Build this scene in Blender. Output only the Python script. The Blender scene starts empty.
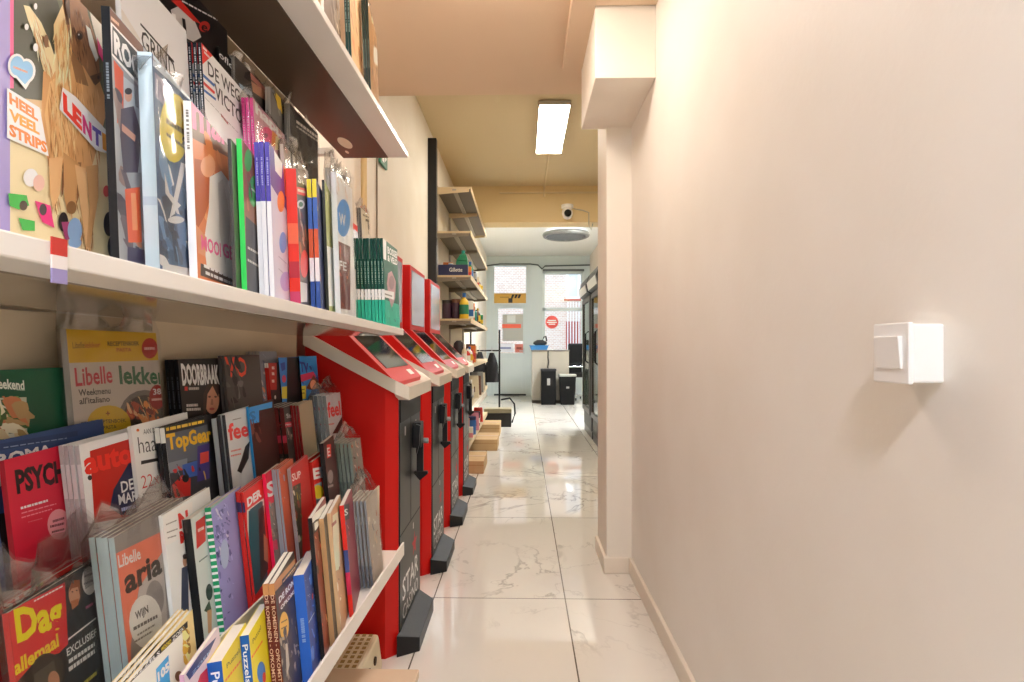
import bpy, bmesh, math, random
from mathutils import Vector, Matrix
random.seed(7)
S = bpy.context.scene
C = S.collection
# ------------------------------------------------------------------ camera (1024x682)
FP, CXP, HYP, H, TH = 550.0, 512.0, 348.0, 1.14, math.atan(0.02)
cd = bpy.data.cameras.new('camera'); cam = bpy.data.objects.new('camera', cd); C.objects.link(cam)
cd.sensor_width = 36; cd.lens = 36*FP/1024; cd.shift_y = 7/1024; cd.clip_start = 0.02; cd.clip_end = 200
cam.location = (0, 0, H); cam.rotation_euler = (math.pi/2, 0, TH)
S.camera = cam
CAM = Vector((0, 0, H))
def ray(px, py):
    u = (px-CXP)/FP; v = (HYP-py)/FP
    return Vector((u*math.cos(TH)-math.sin(TH), math.cos(TH)+u*math.sin(TH), v))
def atx(px, py, X):
    r = ray(px, py); return CAM + r*(X/r.x)
def aty(px, py, Y):
    r = ray(px, py); return CAM + r*(Y/r.y)
# ------------------------------------------------------------------ colours, materials
def lin(c): return c/12.92 if c <= .04045 else ((c+.055)/1.055)**2.4
def hexc(h):
    h = h.lstrip('#'); return tuple(lin(int(h[i:i+2], 16)/255) for i in (0, 2, 4))
MATS = {}
def mat(name, col='#ffffff', rough=.5, metal=0, spec=.5, emit=None, estr=0, coat=0, bump=None, noise=None, attr=False):
    if name in MATS: return MATS[name]
    m = bpy.data.materials.new(name); m.use_nodes = True
    nt = m.node_tree; b = nt.nodes['Principled BSDF']
    c = hexc(col) if isinstance(col, str) else col
    b.inputs['Base Color'].default_value = (*c, 1); b.inputs['Roughness'].default_value = rough
    b.inputs['Metallic'].default_value = metal; b.inputs['Specular IOR Level'].default_value = spec
    b.inputs['Coat Weight'].default_value = coat
    if emit:
        b.inputs['Emission Color'].default_value = (*hexc(emit), 1); b.inputs['Emission Strength'].default_value = estr
    if attr:
        a = nt.nodes.new('ShaderNodeAttribute'); a.attribute_name = 'col'
        nt.links.new(a.outputs['Color'], b.inputs['Base Color'])
    if noise:                                            # (scale, second colour, amount): mottled wear
        sc, c2, amt = noise
        tc = nt.nodes.new('ShaderNodeTexCoord'); n = nt.nodes.new('ShaderNodeTexNoise'); n.inputs['Scale'].default_value = sc; n.inputs['Detail'].default_value = 5
        r = nt.nodes.new('ShaderNodeMapRange'); r.inputs[1].default_value = .35; r.inputs[2].default_value = .75; r.inputs[4].default_value = amt
        mx = nt.nodes.new('ShaderNodeMix'); mx.data_type = 'RGBA'
        mx.inputs[6].default_value = (*c, 1); mx.inputs[7].default_value = (*hexc(c2), 1)
        nt.links.new(tc.outputs['Object'], n.inputs['Vector']); nt.links.new(n.outputs[0], r.inputs[0]); nt.links.new(r.outputs[0], mx.inputs[0]); nt.links.new(mx.outputs[2], b.inputs['Base Color'])
    if bump:
        sc, st = bump
        tc = nt.nodes.new('ShaderNodeTexCoord'); n = nt.nodes.new('ShaderNodeTexNoise'); n.inputs['Scale'].default_value = sc; n.inputs['Detail'].default_value = 4
        bp = nt.nodes.new('ShaderNodeBump'); bp.inputs['Strength'].default_value = st; bp.inputs['Distance'].default_value = .01
        nt.links.new(tc.outputs['Object'], n.inputs['Vector']); nt.links.new(n.outputs[0], bp.inputs['Height']); nt.links.new(bp.outputs[0], b.inputs['Normal'])
    MATS[name] = m; return m
def m_plastic():
    if 'clear_film' in MATS: return MATS['clear_film']
    m = bpy.data.materials.new('clear_film'); m.use_nodes = True; nt = m.node_tree; nt.nodes.clear()
    o = nt.nodes.new('ShaderNodeOutputMaterial'); t = nt.nodes.new('ShaderNodeBsdfTransparent'); g = nt.nodes.new('ShaderNodeBsdfGlossy'); d = nt.nodes.new('ShaderNodeBsdfTranslucent')
    d.inputs[0].default_value = (.95, .95, .95, 1)
    t.inputs[0].default_value = (.985, .985, .98, 1); g.inputs['Roughness'].default_value = .12
    f = nt.nodes.new('ShaderNodeFresnel'); f.inputs[0].default_value = 1.5
    mu = nt.nodes.new('ShaderNodeMath'); mu.operation = 'MULTIPLY_ADD'; mu.inputs[1].default_value = .5; mu.inputs[2].default_value = .03
    x0 = nt.nodes.new('ShaderNodeMixShader'); x0.inputs[0].default_value = .06
    x = nt.nodes.new('ShaderNodeMixShader')
    nt.links.new(f.outputs[0], mu.inputs[0]); nt.links.new(mu.outputs[0], x.inputs[0])
    nt.links.new(t.outputs[0], x0.inputs[1]); nt.links.new(d.outputs[0], x0.inputs[2])
    nt.links.new(x0.outputs[0], x.inputs[1]); nt.links.new(g.outputs[0], x.inputs[2]); nt.links.new(x.outputs[0], o.inputs[0])
    MATS['clear_film'] = m; return m
def m_glass(name='window_glass', tint=(.97, .99, .98)):
    if name in MATS: return MATS[name]
    m = bpy.data.materials.new(name); m.use_nodes = True; nt = m.node_tree; nt.nodes.clear()
    o = nt.nodes.new('ShaderNodeOutputMaterial'); t = nt.nodes.new('ShaderNodeBsdfTransparent'); g = nt.nodes.new('ShaderNodeBsdfGlossy')
    t.inputs[0].default_value = (*tint, 1); g.inputs['Roughness'].default_value = .02
    f = nt.nodes.new('ShaderNodeFresnel'); f.inputs[0].default_value = 1.45; x = nt.nodes.new('ShaderNodeMixShader')
    nt.links.new(f.outputs[0], x.inputs[0]); nt.links.new(t.outputs[0], x.inputs[1]); nt.links.new(g.outputs[0], x.inputs[2]); nt.links.new(x.outputs[0], o.inputs[0])
    MATS[name] = m; return m
# ------------------------------------------------------------------ mesh builder
class MB:
    def __init__(s): s.v = []; s.f = []; s.c = []; s.m = []; s.cur = 0
    def face(s, pts, col=None):
        i = len(s.v); s.v += [tuple(p) for p in pts]; s.f.append(tuple(range(i, i+len(pts)))); s.c.append(col); s.m.append(s.cur); return s
    def mesh_part(s, vs, fs, col=None):
        i = len(s.v); s.v += [tuple(p) for p in vs]
        for f in fs: s.f.append(tuple(i+k for k in f)); s.c.append(col); s.m.append(s.cur)
        return s
    def box(s, x0, y0, z0, x1, y1, z1, col=None, M=None):
        vs = [Vector((x, y, z)) for z in (z0, z1) for y in (y0, y1) for x in (x0, x1)]
        if M is not None: vs = [M @ v for v in vs]
        return s.mesh_part(vs, [(0, 2, 3, 1), (4, 5, 7, 6), (0, 1, 5, 4), (2, 6, 7, 3), (0, 4, 6, 2), (1, 3, 7, 5)], col)
    def prism(s, bot, top, col=None):                    # two rings of equal length, ring ccw seen from the top side
        n = len(bot); vs = list(bot)+list(top)
        fs = [tuple(reversed(range(n))), tuple(range(n, 2*n))]+[(i, (i+1) % n, n+(i+1) % n, n+i) for i in range(n)]
        return s.mesh_part(vs, fs, col)
    def extrude_xz(s, prof, y0, y1, col=None):           # profile in x,z
        return s.prism([(x, y0, z) for x, z in prof], [(x, y1, z) for x, z in prof], col)
    def tube(s, pts, r, n=8, col=None, cap=True):
        pts = [Vector(p) for p in pts]; rs = r if isinstance(r, (list, tuple)) else [r]*len(pts); vs = []
        for i, p in enumerate(pts):
            d = (pts[min(i+1, len(pts)-1)]-pts[max(i-1, 0)]).normalized()
            a = d.cross(Vector((0, 0, 1)) if abs(d.z) < .9 else Vector((1, 0, 0))).normalized(); b = d.cross(a)
            vs += [p+rs[i]*(a*math.cos(2*math.pi*k/n)+b*math.sin(2*math.pi*k/n)) for k in range(n)]
        fs = [(i*n+k, i*n+(k+1) % n, (i+1)*n+(k+1) % n, (i+1)*n+k) for i in range(len(pts)-1) for k in range(n)]
        if cap: fs += [tuple(reversed(range(n))), tuple(range((len(pts)-1)*n, len(pts)*n))]
        return s.mesh_part(vs, fs, col)
    def lathe(s, prof, cx=0, cy=0, n=20, col=None, sx=1, sy=1):   # prof: (r, z) bottom to top
        vs = [(cx+sx*r*math.cos(2*math.pi*k/n), cy+sy*r*math.sin(2*math.pi*k/n), z) for r, z in prof for k in range(n)]
        fs = [(i*n+k, i*n+(k+1) % n, (i+1)*n+(k+1) % n, (i+1)*n+k) for i in range(len(prof)-1) for k in range(n)]
        fs += [tuple(reversed(range(n))), tuple(range((len(prof)-1)*n, len(prof)*n))]
        return s.mesh_part(vs, fs, col)
    def build(s, name, mats, parent=None, loc=None, smooth=None, bevel=0):
        me = bpy.data.meshes.new(name); me.from_pydata(s.v, [], s.f)
        for m in (mats if isinstance(mats, (list, tuple)) else [mats]): me.materials.append(m)
        me.polygons.foreach_set('material_index', s.m)
        if any(c is not None for c in s.c):
            at = me.color_attributes.new('col', 'FLOAT_COLOR', 'CORNER'); buf = []
            for c, f in zip(s.c, s.f): buf += [*(c or (1, 1, 1)), 1.0]*len(f)
            at.data.foreach_set('color', buf)
        if smooth:
            bm = bmesh.new(); bm.from_mesh(me); bmesh.ops.remove_doubles(bm, verts=bm.verts, dist=1e-5)
            for f in bm.faces: f.smooth = True
            for e in bm.edges:
                if len(e.link_faces) == 2 and e.calc_face_angle(0) > smooth: e.smooth = False
            bm.to_mesh(me); bm.free()
        me.update()
        o = bpy.data.objects.new(name, me); C.objects.link(o)
        if parent is not None: o.parent = parent
        if loc: o.location = loc
        if bevel:
            b = o.modifiers.new('bevel', 'BEVEL'); b.width = bevel; b.segments = 2; b.limit_method = 'ANGLE'; b.harden_normals = False
        return o
def tag(o, label, cat, group=None, kind=None):
    o['label'] = label; o['category'] = cat
    if group: o['group'] = group
    if kind: o['kind'] = kind
    return o
def thing(name, label, cat, loc=(0, 0, 0), rot=(0, 0, 0), group=None):
    o = bpy.data.objects.new(name, None); C.objects.link(o); o.location = loc; o.rotation_euler = rot; o.empty_display_size = .05
    return tag(o, label, cat, group)
def struct(o, label=None, cat=None):
    o['kind'] = 'structure'
    if label: o['label'] = label
    if cat: o['category'] = cat
    return o
# ------------------------------------------------------------------ lettering
TXT = {}
def textmesh(s, bold=0.0, res=2):
    k = (s, bold, res)
    if k not in TXT:
        cu = bpy.data.curves.new('lettering', 'FONT'); cu.body = s; cu.resolution_u = res; cu.offset = bold; cu.fill_mode = 'FRONT'
        ob = bpy.data.objects.new('lettering', cu); C.objects.link(ob)
        dg = bpy.context.evaluated_depsgraph_get(); me = bpy.data.meshes.new_from_object(ob.evaluated_get(dg))
        vs = [(v.co.x, v.co.y) for v in me.vertices]; fs = [tuple(p.vertices) for p in me.polygons]
        bpy.data.objects.remove(ob); bpy.data.curves.remove(cu); bpy.data.meshes.remove(me)
        x0 = min(v[0] for v in vs); x1 = max(v[0] for v in vs); y0 = min(v[1] for v in vs); y1 = max(v[1] for v in vs)
        if not any(ch in 'gjpqy,Q' for ch in s): y0 = max(y0, -.02)
        vs = [((x-x0)/(x1-x0), (y-y0)/(y1-y0)) for x, y in vs]
        # make every face ccw
        out = []
        for f in fs:
            a = sum(vs[f[i]][0]*vs[f[(i+1) % len(f)]][1]-vs[f[(i+1) % len(f)]][0]*vs[f[i]][1] for i in range(len(f)))
            if abs(a) > 1e-9: out.append(f if a > 0 else tuple(reversed(f)))
        TXT[k] = (vs, out)
    return TXT[k]
def clip(poly, w, h):
    for ax, lim, sg in ((0, 0, 1), (0, w, -1), (1, 0, 1), (1, h, -1)):
        out = []
        for i in range(len(poly)):
            a, b = poly[i-1], poly[i]; da, db = sg*(a[ax]-lim), sg*(b[ax]-lim)
            if (da < 0) != (db < 0):
                t = da/(da-db); out.append((a[0]+t*(b[0]-a[0]), a[1]+t*(b[1]-a[1])))
            if db >= 0: out.append(b)
        poly = out
        if len(poly) < 3: return []
    return poly
def write_on(mb, s, O, U, V, col=None, bold=0.0):        # lettering on any plane: origin, width vector, height vector
    vs, fs = textmesh(s, bold); O, U, V = Vector(O), Vector(U), Vector(V)
    mb.mesh_part([O+U*x+V*y for x, y in vs], fs, col)
# ------------------------------------------------------------------ the room
def m_floor():
    m = bpy.data.materials.new('marble_tiles'); m.use_nodes = True; nt = m.node_tree; b = nt.nodes['Principled BSDF']; N = nt.nodes.new; L = nt.links.new
    tc = N('ShaderNodeTexCoord'); mp = N('ShaderNodeMapping'); L(tc.outputs['Object'], mp.inputs[0])
    sep = N('ShaderNodeSeparateXYZ'); L(tc.outputs['Object'], sep.inputs[0])
    def M(op, a, bb=None, c=None):
        n = N('ShaderNodeMath'); n.operation = op
        for i, x in enumerate((a, bb, c)):
            if x is None: continue
            if isinstance(x, (int, float)): n.inputs[i].default_value = x
            else: L(x, n.inputs[i])
        return n.outputs[0]
    cx = M('DIVIDE', M('SUBTRACT', sep.outputs[0], .1915-5.98), .598); cy = M('DIVIDE', M('SUBTRACT', sep.outputs[1], 2.504-11.95), 1.195)
    ex = M('MULTIPLY', M('ABSOLUTE', M('SUBTRACT', M('FRACT', M('ADD', cx, .5)), .5)), .598); ey = M('MULTIPLY', M('ABSOLUTE', M('SUBTRACT', M('FRACT', M('ADD', cy, .5)), .5)), 1.195)
    grout = M('LESS_THAN', M('MINIMUM', ex, ey), .0028)
    cell = N('ShaderNodeCombineXYZ'); L(M('FLOOR', cx), cell.inputs[0]); L(M('FLOOR', cy), cell.inputs[1])
    wn = N('ShaderNodeTexWhiteNoise'); L(cell.outputs[0], wn.inputs[0])
    sc = N('ShaderNodeVectorMath'); sc.operation = 'SCALE'; L(wn.outputs[1], sc.inputs[0]); sc.inputs[3].default_value = 40
    ad = N('ShaderNodeVectorMath'); L(tc.outputs['Object'], ad.inputs[0]); L(sc.outputs[0], ad.inputs[1])
    def vein(scale, lo, dist):
        n1 = N('ShaderNodeTexNoise'); n1.inputs['Scale'].default_value = scale; n1.inputs['Detail'].default_value = 6; n1.inputs['Roughness'].default_value = .55; n1.inputs['Distortion'].default_value = dist
        L(ad.outputs[0], n1.inputs['Vector'])
        d = M('ABSOLUTE', M('SUBTRACT', n1.outputs[0], .5))
        mr = N('ShaderNodeMapRange'); mr.inputs[1].default_value = 0; mr.inputs[2].default_value = lo; mr.inputs[3].default_value = 1; mr.inputs[4].default_value = 0; L(d, mr.inputs[0])
        return mr.outputs[0]
    n3 = N('ShaderNodeTexNoise'); n3.inputs['Scale'].default_value = 1.7; n3.inputs['Detail'].default_value = 2; L(ad.outputs[0], n3.inputs['Vector'])
    gate = N('ShaderNodeMapRange'); gate.inputs[1].default_value = .40; gate.inputs[2].default_value = .55; L(n3.outputs[0], gate.inputs[0])
    v = M('MULTIPLY', M('MAXIMUM', M('MULTIPLY', vein(1.1, .011, .6), .8), M('MULTIPLY', vein(2.0, .008, .4), .4)), gate.outputs[0])
    mx = N('ShaderNodeMix'); mx.data_type = 'RGBA'; mx.inputs[6].default_value = (*hexc('#e9e5dc'), 1); mx.inputs[7].default_value = (*hexc('#9d978f'), 1); L(v, mx.inputs[0])
    mg = N('ShaderNodeMix'); mg.data_type = 'RGBA'; mg.inputs[7].default_value = (*hexc('#6c6459'), 1); L(grout, mg.inputs[0]); L(mx.outputs[2], mg.inputs[6])
    L(mg.outputs[2], b.inputs['Base Color'])
    b.inputs['Roughness'].default_value = .04; b.inputs['Specular IOR Level'].default_value = 1.0
    bn = N('ShaderNodeTexNoise'); bn.inputs['Scale'].default_value = 3; bp = N('ShaderNodeBump'); bp.inputs['Strength'].default_value = .02; L(tc.outputs['Object'], bn.inputs['Vector']); L(bn.outputs[0], bp.inputs['Height']); L(bp.outputs[0], b.inputs['Normal'])
    return m
WALLP = mat('wall_paint', '#f2eee6', .55, noise=(3, '#eae4d9', .6), bump=(60, .05))
WALLL = mat('wall_paint_cream', '#eae3d6', .6, noise=(2.5, '#ddd2bf', .7), bump=(50, .06))
CEIL = mat('ceiling_paint_lamp_tint', '#e0c8ac', .7)  # warm tint of the lamp light is put into this colour
CEILR = mat('ceiling_paint_ochre', '#d8c7a2', .7)
CEILF = mat('ceiling_paint_white', '#eeeeea', .7)
BASEB = mat('baseboard_paint', '#eae0d0', .4)
GREENW = mat('pale_green_paint', '#c9d3d2', .5)
def sbox(name, m, *b, bevel=0):
    return struct(MB().box(*b).build(name, m, bevel=bevel))
sbox('floor', m_floor(), -.88, -2, -.05, 1.7, 13.3, 0)
sbox('wall_left', WALLL, -1.0, -2, 0, -.88, 13.3, 3.5)
sbox('wall_right', WALLP, .55, -2, 0, 1.7, 2.8, 2.75)
sbox('wall_back', WALLP, -.88, -2.1, 0, .55, -2, 2.75)
sbox('wall_right_rear', WALLL, 1.6, 3.12, 0, 1.7, 13.3, 3.5)
sbox('ceiling', CEIL, -.88, -2, 2.6, .55, 3.17, 3.5)
sbox('ceiling_middle', CEILR, -.88, 3.17, 3.2, 1.7, 7.0, 3.5)
sbox('beam', mat('beam_paint', '#e0c998', .6), -.88, 7.0, 2.74, 1.7, 7.3, 3.5)
sbox('ceiling_front_room', CEILF, -.88, 7.3, 3.35, 1.7, 13.3, 3.5)
# pillar with boxed duct under the ceiling
PIL = mat('pillar_paint', '#eee7da', .55, bump=(50, .05))
struct(MB().box(.423, 2.8, 0, 1.7, 3.12, 3.2).build('pillar', PIL, bevel=.004))
struct(MB().box(.30, 2.29, 2.26, .55, 2.83, 2.6).build('trim_duct', PIL, bevel=.003))
struct(MB().box(.20, -2, 2.555, .30, 2.8, 2.6).box(.3, -2, 2.555, .55, 2.28, 2.6).build('trim_soffit', CEIL, bevel=.002))
def baseb(name, prof_h, x0, y0, x1, y1):
    struct(MB().box(x0, y0, 0, x1, y1, prof_h).build(name, BASEB, bevel=.004))
baseb('baseboard_right', .08, .535, -2, .552, 2.8)
baseb('baseboard_pillar_front', .08, .408, 2.784, .536, 2.802)
baseb('baseboard_pillar_side', .08, .408, 2.802, .425, 3.12)
baseb('baseboard_left', .08, -.882, -2, -.868, 13.2)
# far wall with a door, a transom and a window
Y = 13.2
def P(px, py, y=Y): return aty(px, py, y)
dx0, dx1 = P(490.5, 300).x, P(531, 300).x
tx0, tx1, tz1, tz0 = P(494, 0).x, P(526, 0).x, P(0, 267).z, P(0, 304).z
wx0, wx1, wz1, wz0 = P(542, 0).x, P(584, 0).x, P(0, 273).z, P(0, 352).z
dz1 = P(0, 306).z
fw = MB()
fw.box(-.88, Y, 0, dx0, Y+.2, 3.4).box(dx0, Y, tz1, dx1, Y+.2, 3.4).box(dx1, Y, 0, wx0, Y+.2, 3.4).box(wx0, Y, wz1, wx1, Y+.2, 3.4).box(wx0, Y, 0, wx1, Y+.2, wz0).box(wx1, Y, 0, 1.7, Y+.2, 3.4)
struct(fw.build('wall_far', GREENW))
d = struct(bpy.data.objects.new('door_1', None)); C.objects.link(d); d.location = ((dx0+dx1)/2, Y+.05, 0)
def loc(o, root):
    o.location = -Vector(root.location); return o
def part(mb, name, m, root, bevel=0, smooth=None):       # geometry given in world space, parented to a root that stands elsewhere
    o = mb.build(name, m, root, bevel=bevel, smooth=smooth); o.matrix_parent_inverse = Matrix.Identity(4)
    R = Matrix.LocRotScale(root.location, root.rotation_euler, None).inverted(); o.data.transform(R); return o
gx0, gx1, gz1, gz0 = P(498, 0).x, P(523, 0).x, P(0, 309).z, P(0, 353).z
f = MB().box(dx0, Y+.02, 0, tx0, Y+.12, tz1).box(tx1, Y+.02, 0, dx1, Y+.12, tz1).box(tx0, Y+.02, dz1, tx1, Y+.12, tz0)
part(f, 'door_frame', GREENW, d, .004)
f = MB().box(tx0, Y+.05, .02, gx0, Y+.1, dz1).box(gx1, Y+.05, .02, tx1, Y+.1, dz1).box(gx0, Y+.05, gz1, gx1, Y+.1, dz1).box(gx0, Y+.05, .02, gx1, Y+.1, gz0)
f.box(gx0+.04, Y+.03, .18, gx1-.04, Y+.05, gz0-.14)
leaf = part(f, 'door_leaf', GREENW, d, .004)
part(MB().box(tx0, Y+.02, .0, tx1, Y+.12, .035), 'threshold', mat('dark_rubber', '#23282a', .6), d)
part(MB().box(gx0, Y+.07, gz0, gx1, Y+.078, gz1), 'door_pane', m_glass(), d)
part(MB().box(tx0, Y+.07, tz0, tx1, Y+.078, tz1), 'transom_pane', m_glass(), d)
part(MB().box(tx1-.06, Y-.02, 1.0, tx1-.04, Y+.05, 1.14).box(tx1-.16, Y-.03, 1.06, tx1-.04, Y-.015, 1.08), 'door_handle', mat('steel', '#b9bcbd', .3, 1), d, .003)
w = struct(bpy.data.objects.new('window_1', None)); C.objects.link(w); w.location = ((wx0+wx1)/2, Y+.05, wz0)
mz = P(0, 310).z
f = MB().box(wx0, Y+.0, wz0, wx0+.07, Y+.12, wz1).box(wx1-.06, Y, wz0, wx1, Y+.12, wz1).box(wx0, Y, wz1-.06, wx1, Y+.12, wz1).box(wx0, Y, wz0, wx1, Y+.12, wz0+.06).box(wx0, Y, mz-.04, wx1, Y+.1, mz+.04)
part(f, 'window_frame', mat('pale_frame', '#d5dfdc', .45), w, .004)
part(MB().box(wx0+.07, Y+.06, wz0+.06, wx1-.06, Y+.066, mz-.04), 'lower_pane', m_glass(), w)
part(MB().box(wx0+.07, Y+.06, mz+.04, wx1-.06, Y+.066, wz1-.06), 'upper_pane', m_glass(), w)
part(MB().box(wx0-.06, Y-.06, wz0-.04, wx1+.06, Y+.02, wz0), 'window_sill', mat('pale_frame'), w, .004)
# outside: street and brick facade opposite
def m_brick():
    m = bpy.data.materials.new('pale_brick'); m.use_nodes = True; nt = m.node_tree; b = nt.nodes['Principled BSDF']
    tc = nt.nodes.new('ShaderNodeTexCoord'); mp = nt.nodes.new('ShaderNodeMapping'); mp.inputs['Rotation'].default_value = (math.pi/2, 0, 0)
    br = nt.nodes.new('ShaderNodeTexBrick'); br.inputs['Scale'].default_value = 4.5; br.inputs['Color1'].default_value = (*hexc('#d9b9a4'), 1); br.inputs['Color2'].default_value = (*hexc('#e2cdbb'), 1); br.inputs['Mortar'].default_value = (*hexc('#efe8df'), 1); br.inputs['Mortar Size'].default_value = .03
    nt.links.new(tc.outputs['Object'], mp.inputs[0]); nt.links.new(mp.outputs[0], br.inputs[0]); nt.links.new(br.outputs[0], b.inputs['Base Color']); b.inputs['Roughness'].default_value = .9
    return m
YF = 17.5
hb = thing('brick_house', 'pale brick house front seen through the shop window and door', 'building', (0, YF, 0))
part(MB().box(-4, YF, 0, 6, YF+.3, 6), 'facade', m_brick(), hb)
hx0, hx1, hz0, hz1 = P(566, 0, YF).x, P(580, 0, YF).x, P(0, 300, YF).z, P(0, 268, YF).z
hw = part(MB().box(hx0, YF-.03, hz0, hx1, YF, hz1+.3), 'house_window', mat('white_paint', '#f4f2ee', .5), hb)
o = MB().box(hx0+.08, YF-.04, hz0+.08, hx1-.08, YF-.03, hz1+.22).build('pane', mat('grey_glass', '#c9cfd0', .1), hw); o.data.transform(Matrix.Translation((0, -YF, 0)))
part(MB().box(hx0-.06, YF-.08, hz0-.06, hx1+.06, YF, hz0), 'house_sill', mat('terracotta', '#b9583f', .7), hb)
h2 = P(0, 322, YF).z
dd = part(MB().box(hx0, YF-.03, 0, hx1, YF, h2), 'house_door', mat('red_paint', '#b6503d', .5), hb)
for k in range(5):
    xx = hx0+(hx1-hx0)*(k+.5)/5
    part(MB().tube([(xx, YF-.12, .7), (xx, YF-.12, hz0-.1)], .02, 6), 'window_bar', mat('white_paint'), hb)
struct(MB().box(-6, 13.4, -.12, 8, 17.5, -.02).build('street', mat('paving', '#b9b3aa', .9, noise=(6, '#9f978c', 1))))
# ------------------------------------------------------------------ lamps
def lamp(name, label, b, strength, warm, housing=None):
    x0, y0, x1, y1, z = b
    L = thing(name, label, 'lamp', ((x0+x1)/2, (y0+y1)/2, z))
    part(MB().box(x0, y0, z-.035, x1, y1, z), 'housing', mat('lamp_case', '#b9b5aa', .4), L, .003)
    part(MB().box(x0+.012, y0+.012, z-.04, x1-.012, y1-.012, z-.035), 'diffuser', mat('diffuser_%g' % strength, '#ffffff', .5, emit=warm, estr=strength), L)
    return L
lamp('ceiling_panel_or_fill_lamp', 'long white fluorescent lamp on the ochre ceiling past the pillar', (.128, 4.56, .40, 5.70, 3.19), 22, '#fff6e6')
def round_lamp(name, label, x, y, z, r, strength, col):
    L = thing(name, label, 'lamp', (x, y, z))
    part(MB().lathe([(r, z-.03), (r+.01, z-.02), (r+.01, z)], x, y, 32), 'rim', mat('lamp_housing', '#f2f0ec', .4), L)
    part(MB().lathe([(r*.3, z-.08), (r*.7, z-.066), (r*.93, z-.045), (r, z-.03)], x, y, 32), 'diffuser', mat('diffuser_%g' % strength, '#ffffff', .5, emit=col, estr=strength), L, smooth=1)
round_lamp('ceiling_lamp', 'round white ceiling lamp above the kiosks, just over the top of the view', -.12, 1.95, 2.6, .17, 24, '#fff0e2')
round_lamp('ceiling_lamp', 'round white ceiling lamp behind the viewer above the magazine rack', 0, -.75, 2.6, .18, 62, '#e4ecff')
lamp('ceiling_panel_or_fill_lamp', 'added unseen fill lamp on the front room ceiling above the drinks fridges', (1.37, 7.5, 1.57, 9.5, 3.34), 95, '#f1f7ff')  # added fill lamp, kept out of view, to brighten the front room
# slatted round lamp, front room
sl = thing('slatted_ceiling_lamp', 'round grey slatted lamp under the white ceiling near the window', 'lamp', (1.0, 10.4, 3.35))
lx, ly, lr = aty(566, 230, 10.4).x, 10.4, .40
sl.location = (lx, ly, 3.35)
part(MB().tube([(lx+lr*math.cos(a), ly+lr*math.sin(a), 3.27) for a in [2*math.pi*k/40 for k in range(41)]], .045, 8), 'rim', mat('grey_metal', '#8d8f8e', .4, .6), sl, smooth=1)
for k in range(9):
    q = -.32+.08*k; hw_ = math.sqrt(max(.0, lr*lr-q*q))-.03
    A = Matrix.Translation((lx, ly, 3.24)) @ Matrix.Rotation(.6, 4, 'Z')
    part(MB().box(-hw_, q-.012, -.008, hw_, q+.012, .012, M=A), 'slat', mat('slat_grey', '#5d605f', .5), sl)
part(MB().lathe([(lr-.02, 3.29), (lr-.02, 3.30)], lx, ly, 32), 'diffuser', mat('slat_disc_glow', '#ffffff', .5, emit='#f2f8ff', estr=.7), sl)  # slight glow added to whiten the disc; this lamp is unlit
part(MB().tube([(lx, ly, 3.3), (lx, ly, 3.35)], .05, 12), 'mount', mat('grey_metal'), sl)
# pipes, camera
PIPE = mat('pipe_paint', '#dccba6', .5)
zc = 3.2
tag(MB().tube([(.27, 5.7, zc-.012), (.27, 6.985, zc-.012), (.27, 6.985, 3.06)], .012, 8).build('conduit', PIPE, smooth=.8), 'thin cream conduit running from the fluorescent lamp to the beam', 'pipe')
tag(MB().tube([(-.3, 6.985, 3.11), (.255, 6.985, 3.11), (.285, 6.985, 3.11), (1.5, 6.985, 3.11)], .011, 8).build('conduit', PIPE, smooth=.8), 'thin horizontal cream conduit across the top of the beam', 'pipe')
p0 = atx(364, 157, -.855)
tag(MB().tube([(-.855, p0.y, 1.2), (-.855, p0.y, 2.6)], .016, 10).build('wall_pipe', mat('ochre_paint', '#c9ae79', .45), smooth=.8), 'ochre vertical pipe on the left wall beyond the top shelf', 'pipe')
p1 = atx(377, 157, -.874)
tag(MB().tube([(-.874, p1.y, 1.3), (-.874, p1.y, 2.6)], .005, 6).build('wall_cable', mat('grey_cable', '#8a7b64', .6)), 'thin dark cable running up the left wall beside the pipe', 'cable')
# green exit plate hung out from the left wall
e0, e1 = atx(381, 158, -.86), atx(391, 172, -.86)
sg = thing('exit_sign', 'small green sign plate on the left wall below the top shelf end', 'sign', (-.86, e0.y, e0.z))
part(MB().box(-.875, e0.y, e1.z-.02, -.86, e0.y+.16, e0.z+.14), 'plate', mat('sign_green', '#2f7d62', .4), sg, .002)
o = MB(); o.box(-.8605, e0.y+.03, e1.z+.0, -.8595, e0.y+.08, e1.z+.08).face([(-.8595, e0.y+.095, e1.z+.01), (-.8595, e0.y+.14, e1.z+.04), (-.8595, e0.y+.095, e1.z+.07)])
part(o, 'pictogram', mat('white_paint'), sg)
# security camera on the beam
cc = aty(567, 214, 6.95)
sc = thing('security_camera', 'small white dome camera with black lens under the beam', 'camera', (cc.x, 6.9, 2.86))
part(MB().lathe([(.05, cc.z+.05), (.075, cc.z+.06), (.075, cc.z+.1)], cc.x, 6.9, 20), 'mount', mat('lamp_housing'), sc, smooth=.6)
part(MB().lathe([(.01, cc.z-.08), (.05, cc.z-.06), (.07, cc.z-.01), (.065, cc.z+.03), (.05, cc.z+.05)], cc.x, 6.9, 20), 'shell', mat('lamp_housing'), sc, smooth=.9)
A = Matrix.Translation((cc.x, 6.83, cc.z-.02)) @ Matrix.Rotation(math.pi/2, 4, 'X')
o = MB(); o.lathe([(.045, 0), (.045, .02), (.03, .03)], n=16); o.v = [tuple(A @ Vector(v)) for v in o.v]; part(o, 'lens', mat('black_gloss', '#0b0b0c', .15), sc)
h = aty(589, 217, 6.95)
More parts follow.
